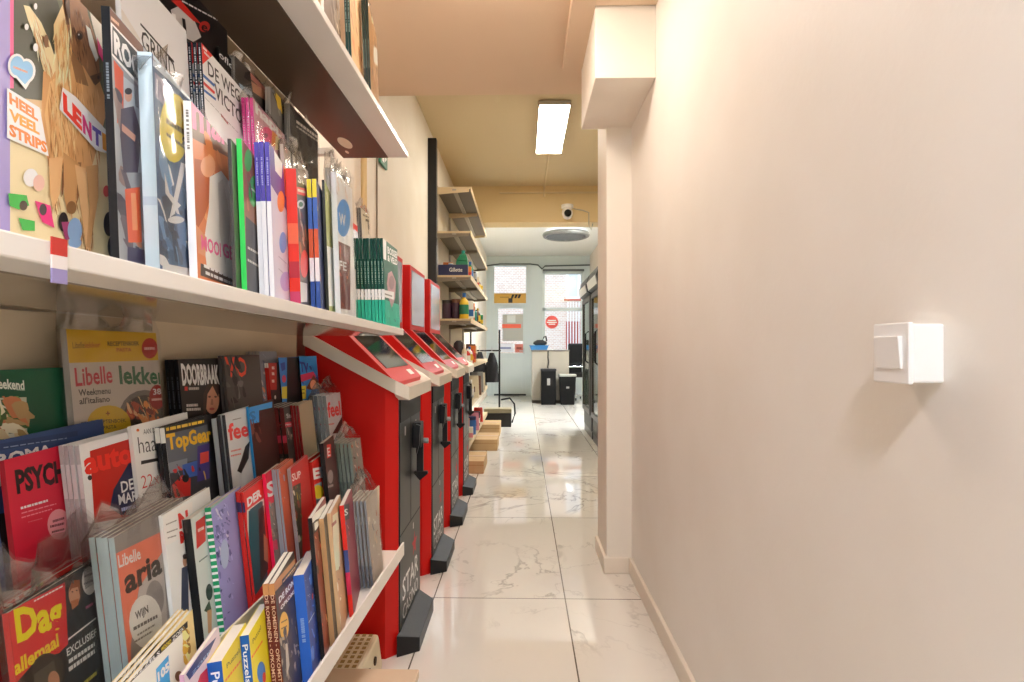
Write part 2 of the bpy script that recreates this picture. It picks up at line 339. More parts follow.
tag(MB().tube([(cc.x+.08, 6.92, cc.z+.06), (cc.x+.2, 6.95, 2.735+.14), (h.x, 6.97, h.z+.06), (h.x, 6.97, h.z-.09), (h.x+.03, 6.97, h.z-.16), (h.x+.05, 6.97, h.z-.08)], .008, 6).build('camera_cable', mat('pale_cable', '#b9b2a3', .5)), 'pale cable looping from the dome camera along the beam', 'cable')
h = [aty(x, y, 13.15) for x, y in ((486, 266), (492, 265), (500, 264), (530, 264), (538, 265), (542, 269), (545, 266), (590, 265))]
tag(MB().tube(h, .018, 6).build('wall_cable', mat('dark_cable', '#4b5554', .5)), 'dark cable looped along the far green wall above door and window', 'cable')
tag(MB().box(wx0+.02, Y-.05, wz1, wx1, Y-.001, wz1+.05).build('blind_rail', mat('dark_rail', '#5c6564', .5)), 'dark roller blind rail above the far shop window', 'rail')
# ------------------------------------------------------------------ light switch
sw = thing('light_switch', 'white surface-mounted light switch on the right wall', 'switch', (.55, .752, 1.13))
SWM = mat('switch_plastic', '#f3f3f0', .3); zt, zb = 1.172, 1.094
part(MB().box(.509, .7295, zb+.0, .551, .8005, zt), 'mounting_box', SWM, sw, .003)
part(MB().box(.503, .7275, zb-.002, .51, .8005, zt+.002), 'cover_frame', SWM, sw, .002)
o = MB(); o.extrude_xz([(.5005, zb+.018), (.5035, zb+.018), (.5035, zt-.016), (.4965, zt-.016)], .7395, .7895)
part(o, 'rocker', SWM, sw, .001)
# ------------------------------------------------------------------ kiosks
RED = mat('kiosk_red', '#cc120a', .42, spec=.35); WHT = mat('counter_white', '#e3dccc', .35, coat=.2); BLK = mat('kiosk_black', '#161719', .45, spec=.35); SCR = mat('screen_glass', '#0c0e0f', .06, spec=.8)
DOOR = mat('kiosk_door', '#2c2e30', .36, .2)
UPS = mat('upper_screen', '#a9a9b8', .12, spec=.6)  # pale base stands in for the bright wall reflected in the glass
def xyz(prof, y): return [(x, y, z) for x, z in prof]
def kiosk(y0, label):
    k = thing('betting_kiosk', label, 'kiosk', (-.6, y0+.28, 0), group='red self-service kiosks along the left wall')
    def pt(mb, name, m, par=k, **kw):
        o = mb.build(name, m, par, **kw); o.data.transform(Matrix.Translation((.6, -.28, 0))); return o
    zt = lambda x: .985+(-.455-x)*.53
    ring = [(-.80, .02), (-.505, .02), (-.465, .055), (-.465, .465), (-.505, .50), (-.80, .50)]
    pt(MB().prism([(x, y, 0) for x, y in ring], [(x, y, zt(x)-.01) for x, y in ring]), 'cabinet', RED)
    # sloping white counter: a ring of eight-cornered section
    out = [(-.80, 0), (-.462, 0), (-.42, .04), (-.42, .52), (-.462, .56), (-.80, .56)]
    inn = [(-.80, .035), (-.475, .035), (-.47, .06), (-.47, .50), (-.475, .525), (-.80, .525)]
    ztt = [1.20, 1.022, .996, .996, 1.022, 1.20]; mb = MB()
    for i in range(5):
        j = i+1
        a, b, c, d_ = out[i], out[j], inn[j], inn[i]; za, zb_ = ztt[i], ztt[j]; hh = .049
        mb.prism([(*a, za-hh), (*b, zb_-hh), (*c, zb_-hh), (*d_, za-hh)], [(*a, za), (*b, zb_), (*c, zb_), (*d_, za)])
    pt(mb, 'counter', WHT)
    # red wedge with touch screen
    pr = [(-.80, 1.15), (-.468, .985), (-.466, 1.012), (-.72, 1.262), (-.80, 1.262)]
    wd = pt(MB().prism(xyz(pr, .53), xyz(pr, .03)), 'console', RED)
    A, B = Vector((-.466, 0, 1.012)), Vector((-.72, 0, 1.262)); n = Vector((.25, 0, .254)).normalized()
    def sl(s, y, h): p = A+(B-A)*s+n*h; return (p.x, y, p.z)
    def slab(s0, s1, ya, yb, h0, h1): return MB().prism([sl(s0, ya, h0), sl(s0, yb, h0), sl(s1, yb, h0), sl(s1, ya, h0)], [sl(s0, ya, h1), sl(s0, yb, h1), sl(s1, yb, h1), sl(s1, ya, h1)])
    pt(slab(.2, .97, .085, .475, .0005, .003), 'touch_screen', SCR, wd)
    pt(slab(.06, .14, .36, .44, .0005, .0015), 'sticker', mat('label_white', '#efece4', .5), wd)
    # upright display
    pt(MB().box(-.80, .02, 1.255, -.715, .54, 1.67), 'display_housing', RED, bevel=.006)
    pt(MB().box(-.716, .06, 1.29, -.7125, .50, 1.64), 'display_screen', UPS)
    # black door front with two leaves
    dr = pt(MB().box(-.467, .062, .03, -.459, .458, .945), 'door_front', DOOR)
    pt(MB().box(-.460, .062, .86, -.4565, .458, .945), 'top_panel', BLK, dr)
    g = MB().box(-.459, .255, .435, -.4583, .2585, .86).box(-.459, .062, .432, -.4583, .458, .437)
    pt(g, 'seam', mat('seam_dark', '#08090a', .6), dr)
    LW = mat('letter_white', '#e8e8e8', .5)
    for tx, yy, zz_, ww, hh in (('1', .14, .80, .014, .035), ('2', .35, .80, .024, .035), ('1', .30, .385, .012, .025)):
        g = MB(); write_on(g, tx, (-.4584, yy, zz_), (0, ww, 0), (0, 0, hh)); pt(g, 'numeral', LW, dr)
    g = MB(); write_on(g, 'STAR', (-.4584, .10, .17), (0, .31, 0), (0, 0, .085), bold=.01); write_on(g, 'CASINO', (-.4584, .105, .095), (0, .30, 0), (0, 0, .055))
    pt(g, 'logo', LW, dr)
    st = [(.33+(.055 if i % 2 == 0 else .022)*math.sin(i*math.pi/5), .315+(.055 if i % 2 == 0 else .022)*math.cos(i*math.pi/5)) for i in range(10)]
    g = MB()
    for i in range(10): g.face([(-.4584, .33, .315), (-.4584, *st[i]), (-.4584, *st[(i+1) % 10])][::-1])
    pt(g, 'star_emblem', mat('star_red', '#c0202a', .5), dr)
    lk = pt(MB().box(-.459, .29, .725, -.425, .36, .83), 'lock_case', BLK, dr, bevel=.003)
    g = MB().box(-.447, .318, .61, -.420, .334, .74).extrude_xz([(-.458, .612), (-.434, .585), (-.432, .585), (-.400, .612), (-.404, .622), (-.456, .622)], .316, .336)
    pt(g, 'latch', BLK, lk)
    g = MB().extrude_xz([(-.440, .70), (-.428, .74), (-.424, .82), (-.441, .825)], .27, .292)
    pt(g, 'hasp', BLK, lk)
    g = MB().tube([(-.437, .415, .735), (-.415, .415, .735)], .012, 12); pt(g, 'key_cylinder', mat('steel'), dr)
    ft = MB().prism([(-.465, .03, 0), (-.388, .075, 0), (-.388, .395, 0), (-.465, .44, 0)], [(-.465, .03, .078), (-.388, .075, .052), (-.388, .395, .052), (-.465, .44, .078)])
    pt(ft, 'foot', BLK, bevel=.002)
    return k
YK = [1.985+.735*i for i in range(4)]
for y0, lb in zip(YK, ('red kiosk with white counter beside the end of the magazine rack', 'second red kiosk from the magazine rack, black locker front', 'third red kiosk from the magazine rack', 'red kiosk at the far end of the row, next to the grocery shelves')):
    kiosk(y0, lb)
# cream perforated box on the floor
bx = thing('perforated_box', 'cream plastic box with perforated top on the floor by the rack', 'box', (-.6, 1.8, 0))
x0, x1, ya, yb, zh = -.74, -.50, 1.64, 1.96, .125
CRM = mat('cream_plastic', '#e4d8b8', .4)
part(MB().prism([(x0, ya, 0), (x1, ya, 0), (x1, yb, 0), (x0, yb, 0)], [(x0+.012, ya+.012, zh), (x1-.012, ya+.012, zh), (x1-.012, yb-.012, zh), (x0+.012, yb-.012, zh)]), 'shell', CRM, bx, .012)
g = MB()
for i in range(8):
    for j in range(10):
        xx = x0+.035+i*.023; yy = ya+.04+j*.027; g.prism([(xx, yy, zh+.0005), (xx+.013, yy, zh+.0005), (xx+.013, yy+.016, zh+.0005), (xx, yy+.016, zh+.0005)], [(xx, yy, zh+.001), (xx+.013, yy, zh+.001), (xx+.013, yy+.016, zh+.001), (xx, yy+.016, zh+.001)])
part(g, 'perforation', mat('tan_dark', '#a58a4e', .6), bx)
for q in (1.80, 1.87):
    o = MB().tube([(x1-.008, q, .07), (x1-.003, q, .07)], .014, 14); part(o, 'round_hole', mat('hole_brown', '#3c2a18', .8), bx)
# ------------------------------------------------------------------ grocery shelving on the left wall
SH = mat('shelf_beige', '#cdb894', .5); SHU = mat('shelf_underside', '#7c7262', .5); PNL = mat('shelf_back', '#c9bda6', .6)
gs = thing('grocery_shelving', 'tall beige grocery shelving with seven levels on the left wall', 'shelving', (-.7, 6.4, 0))
part(MB().box(-.879, 5.06, 0, -.80, 5.13, 3.08), 'end_post', mat('post_black', '#141414', .5), gs, .003)
part(MB().box(-.879, 5.14, 0, -.865, 7.9, 2.72), 'back_panel', PNL, gs)
LV = [2.73, 2.295, 1.86, 1.43, .985, .60, .22]
for i, z in enumerate(LV):
    ys = 5.42 if i < 4 else 4.97
    for a, b in ((ys, 6.42), (6.43, 7.9)):
        if i == 0 and b > 7: b = 7.7
        xf = -.515
        sh = part(MB().box(-.865, a, z-.02, xf, b, z).box(xf-.004, a, z-.045, xf+.004, b, z+.004), 'shelf_board', SH, gs, .002)
        for yy in (a+.01, b-.02):
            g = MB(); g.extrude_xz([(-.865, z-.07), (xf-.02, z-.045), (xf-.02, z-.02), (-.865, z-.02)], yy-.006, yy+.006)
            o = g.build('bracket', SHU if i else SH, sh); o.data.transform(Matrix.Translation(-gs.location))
        o = MB().box(-.86, a+.005, z-.0215, xf-.006, b-.005, z-.0201).build('underside_panel', mat('shelf_under_shade', '#5a5044', .5), sh); o.data.transform(Matrix.Translation(-gs.location))  # dark sheet added to give the board underside its shade
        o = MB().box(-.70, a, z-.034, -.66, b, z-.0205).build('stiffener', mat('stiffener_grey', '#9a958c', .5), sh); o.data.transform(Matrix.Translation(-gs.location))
for yy in (5.45, 6.42, 7.85):
    part(MB().box(-.866, yy-.02, 0, -.845, yy+.02, 2.75), 'upright', mat('upright_grey', '#a59d90', .5), gs)
# goods standing on it: every one its own thing
COLS = dict(white='#e9e7e0', red='#c22f25', green='#1f7a55', blue='#2a63a8', yellow='#d9b52e', orange='#dd7a2a', black='#1a1a1b', purple='#3a1f33', teal='#23897f', pink='#d98a9a', brown='#6b4630', cream='#dccfb0', navy='#23284f', grey='#8d8e8c', lime='#9bb83c')
def gm(c): return mat('goods_'+c, COLS[c], .35)
GN = {}
def goods(kind, body, cap, x, y, z, h, r, label, group, band=None):
    t = thing({'bottle': 'bottle', 'can': 'can', 'box': 'carton', 'jar': 'jar', 'det': 'detergent_bottle', 'bag': 'pouch'}[kind], label, {'det': 'bottle', 'bag': 'bag'}.get(kind, kind), (x, y, z), group=group)
    def q(mb, n, c, **k): return mb.build(n, gm(c), t, **k)
    if kind == 'bottle':
        q(MB().lathe([(r*.9, 0), (r, .01), (r, h*.62), (r*.8, h*.72), (r*.35, h*.80), (r*.35, h*.84)], n=14), 'body', body, smooth=.7)
        q(MB().lathe([(r*.42, h*.84), (r*.42, h)], n=12), 'cap', cap, smooth=.7)
        q(MB().lathe([(r*1.02, h*.18), (r*1.02, h*.55)], n=14), 'wrap', band or cap, smooth=.7)
    elif kind == 'can':
        q(MB().lathe([(r*.92, 0), (r, .006), (r, h*.86), (r*.9, h*.9)], n=14), 'body', body, smooth=.7)
        q(MB().lathe([(r*.8, h*.9), (r*.8, h*.98), (r*.7, h)], n=12), 'cap', cap, smooth=.7)
        q(MB().lathe([(r*1.01, h*.25), (r*1.01, h*.5)], n=14), 'wrap', band or cap, smooth=.7)
    elif kind == 'jar':
        q(MB().lathe([(r*.95, 0), (r, .008), (r, h*.78), (r*.93, h*.82)], n=16), 'body', body, smooth=.7)
        q(MB().lathe([(r, h*.82), (r, h)], n=16), 'lid', cap, smooth=.7)
    elif kind == 'box':
        q(MB().box(-r, -r*.5, 0, r, r*.5, h), 'body', body, bevel=.002)
        q(MB().box(-r*1.005, -r*.51, h*.2, r*1.005, r*.51, h*.55), 'print_band', cap)
    elif kind == 'bag':
        q(MB().prism([(-r, -r*.4, 0), (r, -r*.4, 0), (r, r*.4, 0), (-r, r*.4, 0)], [(-r*.9, -.004, h), (r*.9, -.004, h), (r*.9, .004, h), (-r*.9, .004, h)]), 'body', body, bevel=.004)
        q(MB().box(-r*.5, -r*.41, h*.25, r*.5, -r*.26, h*.5), 'print_band', cap)
    elif kind == 'det':
        R0 = [(-r, -r*.5, 0), (r, -r*.5, 0), (r, r*.5, 0), (-r, r*.5, 0)]; R1 = [(-r*.95, -r*.48, h*.6), (r, -r*.48, h*.6), (r, r*.48, h*.6), (-r*.95, r*.48, h*.6)]; R2 = [(-r*.35, -r*.4, h*.84), (r*.75, -r*.4, h*.84), (r*.75, r*.4, h*.84), (-r*.35, r*.4, h*.84)]
        q(MB().prism(R0, R1).prism(R1, R2).prism(R2, [(0, -r*.25, h*.9), (r*.5, -r*.25, h*.9), (r*.5, r*.25, h*.9), (0, r*.25, h*.9)]), 'body', body, bevel=.012)
        q(MB().lathe([(r*.28, h*.86), (r*.3, h)], cx=r*.2, n=12), 'cap', cap, smooth=.7)
        q(MB().box(-r*.6, -r*.53, h*.15, r*.6, -r*.5, h*.42), 'sticker', band or cap)
    return t
G3, G4, G5, G6, G7 = ('goods on the %s of the grocery shelving' % s for s in ('third shelf from the top', 'fourth shelf from the top', 'counter-height shelf', 'knee-high shelf', 'lowest shelf'))
nb = tag(part(MB().box(-.84, 5.43, LV[2], -.545, 5.475, LV[2]+.105), 'carton', gm('navy'), thing('carton', 'wide navy-blue carton with white lettering at the near end of the third shelf', 'box', (-.69, 5.45, LV[2]), group=G3)), '', '')
r_ = nb.parent; nb.name = 'body'; del nb['label'], nb['category']
g = MB(); write_on(g, 'Gillette', (-.73, 5.429, LV[2]+.035), (.13, 0, 0), (0, 0, .04), bold=.01); part(g, 'lettering', gm('white'), r_)
z3, z4, z5, z6, z7 = LV[2:]
goods('det', 'green', 'teal', -.62, 5.58, z3, .27, .062, 'big green detergent bottle behind the navy carton', G3, 'white')
goods('can', 'blue', 'white', -.74, 5.62, z3, .15, .03, 'blue can with white cap left of the green detergent bottle', G3)
goods('box', 'orange', 'blue', -.78, 5.72, z3, .17, .05, 'orange carton with blue band at the back of the third shelf', G3)
goods('box', 'orange', 'red', -.57, 5.75, z3, .13, .03, 'small orange carton right of the green detergent bottle', G3)
goods('bottle', 'green', 'blue', -.575, 5.98, z3, .22, .035, 'green bottle with blue cap behind the small orange carton', G3)
goods('bottle', 'white', 'blue', -.60, 6.2, z3, .21, .035, 'white bottle with blue cap on the third shelf', G3)
goods('can', 'grey', 'black', -.575, 6.5, z3, .18, .03, 'grey spray can with black cap on the third shelf', G3)
goods('box', 'cream', 'red', -.58, 6.75, z3, .15, .04, 'cream carton with red band on the third shelf', G3)
goods('bottle', 'brown', 'yellow', -.575, 7.05, z3, .17, .035, 'brown bottle with yellow cap at the far end of the third shelf', G3)
goods('box', 'yellow', 'brown', -.58, 7.4, z3, .12, .04, 'yellow carton at the far end of the third shelf', G3)
goods('jar', 'purple', 'black', -.765, 5.52, z4, .19, .05, 'dark purple jar at the back of the fourth shelf, left of two', G4)
goods('jar', 'purple', 'brown', -.675, 5.52, z4, .20, .045, 'dark purple jar beside the yellow-topped bottle, right of two', G4)
goods('bottle', 'yellow', 'blue', -.59, 5.50, z4, .26, .047, 'green and yellow bottle with blue cap at the near end of the fourth shelf', G4, 'green')
goods('box', 'white', 'blue', -.545, 5.72, z4, .20, .028, 'white and blue carton right of the yellow-topped bottle', G4)
goods('box', 'orange', 'white', -.55, 5.9, z4, .19, .03, 'orange and white carton behind the white and blue carton', G4)
goods('bottle', 'teal', 'teal', -.545, 6.15, z4, .17, .03, 'teal bottle on the fourth shelf', G4)
goods('can', 'brown', 'black', -.56, 6.5, z4, .16, .033, 'brown can with black cap on the fourth shelf', G4)
goods('bottle', 'black', 'yellow', -.56, 6.8, z4, .2, .033, 'black bottle with yellow cap on the fourth shelf', G4)
goods('box', 'green', 'yellow', -.56, 7.15, z4, .14, .04, 'green carton with yellow band on the fourth shelf', G4)
hb_ = thing('hair_brush', 'black oval paddle brush standing on the counter-height shelf', 'brush', (-.60, 5.12, z5), group=G5)
q = MB().lathe([(.02, .05), (.045, .08), (.055, .14), (.045, .2), (.02, .225)], n=16, sy=.3).build('paddle', gm('black'), hb_, smooth=.9)
MB().lathe([(.014, 0), (.016, .03), (.012, .055)], n=10).build('handle', gm('black'), hb_, smooth=.9)
goods('bottle', 'cream', 'white', -.545, 5.1, z5, .19, .024, 'cream bottle with white cap right of the black brush', G5)
goods('bottle', 'red', 'white', -.535, 5.32, z5, .15, .026, 'red bottle with white cap behind the cream bottle', G5)
goods('bottle', 'white', 'blue', -.535, 5.5, z5, .17, .03, 'white bottle with blue cap on the counter-height shelf', G5, 'yellow')
goods('can', 'red', 'red', -.535, 5.68, z5, .14, .03, 'red can beside the white blue-capped bottle', G5, 'orange')
goods('box', 'orange', 'red', -.54, 5.86, z5, .18, .035, 'orange and red carton on the counter-height shelf', G5)
goods('box', 'cream', 'brown', -.54, 6.05, z5, .18, .03, 'cream carton behind the orange and red carton', G5)
goods('can', 'grey', 'lime', -.63, 5.4, z5, .17, .035, 'grey can with lime cap at the back of the counter-height shelf', G5)
goods('bag', 'brown', 'cream', -.6, 6.3, z5, .2, .06, 'brown pouch at the middle of the counter-height shelf', G5)
goods('bottle', 'red', 'black', -.545, 5.02, z6, .20, .03, 'red bottle at the near end of the knee-high shelf', G6)
goods('bottle', 'white', 'purple', -.54, 5.13, z6, .25, .04, 'large white bottle with purple cap and lime sticker', G6, 'lime')
goods('bottle', 'white', 'black', -.545, 5.42, z6, .23, .03, 'slim white bottle with black cap behind the large white bottle', G6, 'cream')
goods('can', 'black', 'grey', -.55, 5.6, z6, .20, .03, 'black can with grey cap on the knee-high shelf', G6)
goods('bottle', 'cream', 'white', -.545, 5.75, z6, .21, .032, 'cream bottle with white cap on the knee-high shelf', G6)
goods('bag', 'cream', 'brown', -.56, 6.0, z6, .24, .08, 'cream paper pouch with brown print on the knee-high shelf', G6)
goods('bag', 'brown', 'cream', -.56, 6.35, z6, .22, .08, 'brown paper pouch with cream print on the knee-high shelf', G6)
goods('bag', 'grey', 'white', -.56, 6.7, z6, .25, .08, 'grey pouch toward the far end of the knee-high shelf', G6)
goods('bag', 'cream', 'orange', -.57, 7.15, z6, .22, .08, 'cream pouch with orange print at the far end of the knee-high shelf', G6)
goods('bottle', 'grey', 'black', -.62, 5.05, z7, .2, .03, 'grey bottle with black cap at the back of the lowest shelf', G7)
goods('bottle', 'green', 'green', -.555, 5.15, z7, .17, .038, 'green bottle with green cap at the near end of the lowest shelf', G7, 'teal')
goods('box', 'white', 'pink', -.54, 5.5, z7, .13, .04, 'white and pink carton on the lowest shelf', G7)
goods('box', 'orange', 'yellow', -.60, 5.62, z7, .2, .05, 'orange carton with yellow band on the lowest shelf', G7)
goods('jar', 'blue', 'navy', -.55, 5.85, z7, .19, .05, 'blue jar with navy lid on the lowest shelf', G7)
goods('bag', 'pink', 'purple', -.55, 6.15, z7, .2, .06, 'pink pouch with purple print on the lowest shelf', G7)
goods('box', 'purple', 'white', -.56, 6.5, z7, .17, .05, 'purple carton with white band on the lowest shelf', G7)
goods('bag', 'red', 'white', -.56, 6.85, z7, .18, .06, 'red pouch with white print at the far end of the lowest shelf', G7)
# cartons on the floor in front
CB = mat('cardboard', '#c9a97c', .75, noise=(8, '#b9966a', .6)); TP = mat('packing_tape', '#b58d58', .3)
for a, b, x1, hh, lb in ((4.98, 5.45, -.355, .115, 'nearest flat cardboard box on the floor before the grocery shelving'), (6.1, 6.6, -.285, .125, 'middle flat cardboard box on the floor before the grocery shelving'), (7.1, 7.55, -.30, .15, 'farthest flat cardboard box on the floor before the grocery shelving')):
    t = thing('cardboard_box', lb, 'box', ((-.62+x1)/2, (a+b)/2, 0), group='cardboard boxes on the floor')
    part(MB().box(-.62, a, 0, x1, b, hh), 'carton_body', CB, t, .004)
    part(MB().box(-.62, (a+b)/2-.03, hh, x1, (a+b)/2+.03, hh+.001).box(-.62, a-.001, hh*.62, x1, a, hh*.70), 'tape', TP, t)
t = thing('crate', 'black crate with grey-brown lid on the floor at the end of the grocery shelving', 'crate', (-.36, 8.0, 0))
part(MB().box(-.55, 7.93, 0, -.17, 8.16, .2), 'bin', mat('crate_black', '#15130f', .5), t, .006)
part(MB().box(-.56, 7.92, .2, -.165, 8.17, .26), 'lid', mat('crate_lid', '#8f8569', .5), t, .006)
# black stand with hanging dark jackets, coiled hose
st = thing('garment_stand', 'black thin-legged garment stand at the far end of the grocery shelving', 'stand', (-.34, 8.4, 0))
K_ = mat('stand_black', '#121313', .4, .4)
part(MB().tube([(-.36, 8.4, 0), (-.36, 8.4, 1.42)], .014, 8), 'post', K_, st); part(MB().tube([(-.80, 8.4, 0), (-.80, 8.4, 1.42)], .014, 8), 'post', K_, st)
part(MB().tube([(-.82, 8.4, 1.1), (-.34, 8.4, 1.1)], .012, 8), 'rail', K_, st); part(MB().box(-.82, 8.2, 0, -.78, 8.6, .03).box(-.38, 8.2, 0, -.34, 8.6, .03), 'foot', K_, st)
def jacket(x, w, z0, z1, lab, seed):
    rnd = random.Random(seed); pr = []
    n = 24
    mb = MB(); rings = []
    for i in range(9):
        f_ = i/8; z = z1+(z0-z1)*f_; wd = w*(.35+.75*min(1, f_*2.2)); rings.append([(x+wd*math.cos(a)*(1+.08*math.sin(5*a+i)), 8.38+.07*(.6+f_*.7)*math.sin(a)*(1+.15*math.sin(4*a+i*.7)), z) for a in [2*math.pi*k/n for k in range(n)]])
    vs = [p for r in rings for p in r]
    fs = [(i*n+k, i*n+(k+1) % n, (i+1)*n+(k+1) % n, (i+1)*n+k) for i in range(8) for k in range(n)]+[tuple(range(n)), tuple(range(8*n, 9*n))]
    t = thing('jacket', lab, 'jacket', (x, 8.4, z1), group='dark jackets on the garment stand')
    part(MB().mesh_part(vs, fs), 'cloth', mat('dark_cloth', '#171618', .9, noise=(20, '#242226', .8)), t, smooth=1.2)
    part(MB().tube([(x, 8.39, z1-.01), (x, 8.39, z1+.06), (x, 8.40, z1+.09)], .005, 6), 'hanger_hook', mat('steel'), t)
jacket(-.66, .09, .55, 1.08, 'dark jacket hanging on the stand nearest the shelving', 1)
jacket(-.475, .09, .62, 1.07, 'dark jacket hanging on the stand beside the door', 2)
tag(MB().tube([(-.33, 8.42, .35), (-.2, 8.35, .38), (-.13, 8.3, .3), (-.12, 8.27, .16), (-.16, 8.26, .03), (-.25, 8.26, .015)], .014, 8).build('hose', K_, smooth=1), 'black looped hose by the foot of the garment stand', 'hose')
# ------------------------------------------------------------------ front room furniture
cn = thing('service_counter', 'grey service counter before the shop window', 'counter', (.56, 11.7, 0))
part(MB().box(.187, 11.4, .06, .95, 12.0, 1.07), 'counter_body', mat('counter_grey', '#a39d90', .5), cn, .004)
part(MB().box(.175, 11.38, 1.07, .96, 12.02, 1.10), 'worktop', mat('counter_top', '#6f6a62', .4), cn, .003)
part(MB().box(.19, 11.41, 0, .94, 11.98, .06), 'plinth', mat('plinth_brown', '#4a4038', .6), cn)
t = thing('tray', 'blue plastic tray on the grey counter', 'tray', (.3, 11.55, 1.1))
part(MB().prism([(.17, 11.43, 1.1), (.50, 11.43, 1.1), (.50, 11.75, 1.1), (.17, 11.75, 1.1)], [(.14, 11.40, 1.19), (.53, 11.40, 1.19), (.53, 11.78, 1.19), (.14, 11.78, 1.19)]), 'tray_body', mat('tray_blue', '#2f77b5', .4), t, .01)
part(MB().box(.13, 11.39, 1.185, .54, 11.79, 1.197), 'rim', mat('tray_blue'), t, .004)
t = thing('bag', 'black bag slumped in the blue tray on the counter', 'bag', (.36, 11.6, 1.2))
part(MB().lathe([(.1, 1.197), (.15, 1.23), (.14, 1.27), (.06, 1.31)], .36, 11.6, 16, sy=.7), 'pouch', mat('bag_black', '#131314', .7), t, smooth=1.2)
part(MB().tube([(.40, 11.6, 1.27), (.44, 11.58, 1.37), (.48, 11.57, 1.39), (.5, 11.57, 1.28)], .016, 8), 'strap', mat('bag_black'), t)
tag(MB().tube([(.52, 11.375, 1.08), (.515, 11.37, .95), (.53, 11.37, .85), (.51, 11.37, .74), (.52, 11.37, .72)], .012, 6).build('cable', mat('bag_black'), smooth=1), 'dark cable hanging down the front of the grey counter', 'cable')
def bin_(lab, x0, x1, y, hh, taper, rim):
    t = thing('waste_bin', lab, 'bin', ((x0+x1)/2, y+.15, 0), group='black bins before the counter')
    part(MB().prism([(x0+taper, y+taper, 0), (x1-taper, y+taper, 0), (x1-taper, y+.3-taper, 0), (x0+taper, y+.3-taper, 0)], [(x0, y, hh), (x1, y, hh), (x1, y+.3, hh), (x0, y+.3, hh)]), 'bin_body', mat('bin_black', '#0b0b0c', .55, spec=.2), t, .01)
    part(MB().box(x0-.008, y-.008, hh, x1+.008, y+.308, hh+.04), 'lid', mat('bin_rim_'+rim, {'black': '#17181a', 'grey': '#a8a89f'}[rim], .4), t, .006)
    part(MB().box((x0+x1)/2-.03, y-.006+ (0 if taper == 0 else taper*.55), hh*.58, (x0+x1)/2+.03, y+taper+.002, hh*.78), 'sticker', mat('sticker_grey', '#8f8f8c', .5), t)
bin_('tall black bin with grey sticker before the counter', .365, .66, 11.02, .68, .0, 'black')
bin_('shorter black bin with pale rim right of the tall bin', .73, 1.06, 11.0, .57, .03, 'grey')
ch = thing('office_chair', 'black office chair between the counter and the fridges', 'chair', (1.14, 12.1, 0))
LE = mat('black_leather', '#0c0c0d', .45, spec=.25); CHR = mat('chrome', '#c9ccd0', .15, 1)
part(MB().box(.98, 11.95, .80, 1.31, 12.05, 1.24), 'backrest', LE, ch, .03); part(MB().box(.96, 11.98, .50, 1.32, 12.4, .62), 'seat', LE, ch, .03)
part(MB().box(.99, 11.93, .72, 1.30, 11.955, .745), 'trim_bar', CHR, ch, .004); part(MB().box(1.0, 11.96, .60, 1.28, 12.04, .82), 'lumbar_pad', LE, ch, .02)
part(MB().tube([(1.14, 12.18, .1), (1.14, 12.18, .5)], .025, 10), 'gas_lift', CHR, ch)
for k in range(5):
    a = 2*math.pi*k/5-1.57; e = (1.14+.26*math.cos(a), 12.18+.26*math.sin(a))
    lg = part(MB().tube([(1.14, 12.18, .12), (*e, .07)], [.025, .015], 8), 'leg', CHR, ch)
    o = MB().tube([(e[0]-.015, e[1], .03), (e[0]+.015, e[1], .03)], .03, 12).build('caster', LE, lg); o.data.transform(Matrix.Translation(-ch.location))
def fridge(y0, lab):
    f = thing('drinks_fridge', lab, 'fridge', (1.15, y0+.44, 0), group='black drinks fridges on the right')
    y1 = y0+.88; FB = mat('fridge_black', '#0e0e0f', .35, spec=.3); FR = mat('fridge_frame', '#38322d', .35, .3)
    part(MB().box(.87, y0, .08, 1.5, y1, 2.0), 'cabinet', FB, f, .005)
    part(MB().box(.86, y0+.01, 0, 1.48, y1-.01, .09), 'kick_plate', FB, f)
    prof = [(.87, 1.80), (.80, 1.84), (.78, 1.93), (.82, 2.04), (.90, 2.10), (1.1, 2.10), (1.1, 1.99), (.87, 1.99)]
    part(MB().extrude_xz(prof, y0+.0, y1-.0), 'canopy', mat('canopy_black', '#0e0e0f', .3), f, smooth=.6)
    part(MB().extrude_xz([(.797, 1.84), (.777, 1.93), (.774, 1.93), (.794, 1.835)], y0+.06, y1-.06), 'canopy_sign', mat('canopy_white', '#dfe3e2', .3), f)
    d_ = part(MB().box(.83, y0+.02, .30, .868, y0+.09, 1.80).box(.83, y1-.09, .30, .868, y1-.02, 1.80).box(.83, y0+.09, .30, .868, y1-.09, .36).box(.83, y0+.09, 1.74, .868, y1-.09, 1.80), 'door', FR, f, .003)
    o = MB().box(.845, y0+.09, .36, .852, y1-.09, 1.74).build('door_glass', mat('fridge_glass', '#42544f', .05, spec=.6), d_); o.data.transform(Matrix.Translation(-f.location))
    o = MB().tube([(.83, y0+.12, .95), (.79, y0+.12, .98), (.79, y0+.12, 1.32), (.83, y0+.12, 1.35)], .012, 8).build('handle', FB, d_); o.data.transform(Matrix.Translation(-f.location))
    part(MB().box(.855, y0+.02, .10, .869, y1-.02, .28), 'grille', mat('grille_dark', '#191714', .5), f)
fridge(5.9, 'nearer black drinks fridge, half hidden by the pillar')
fridge(6.86, 'farther black drinks fridge, nearer the shop window')
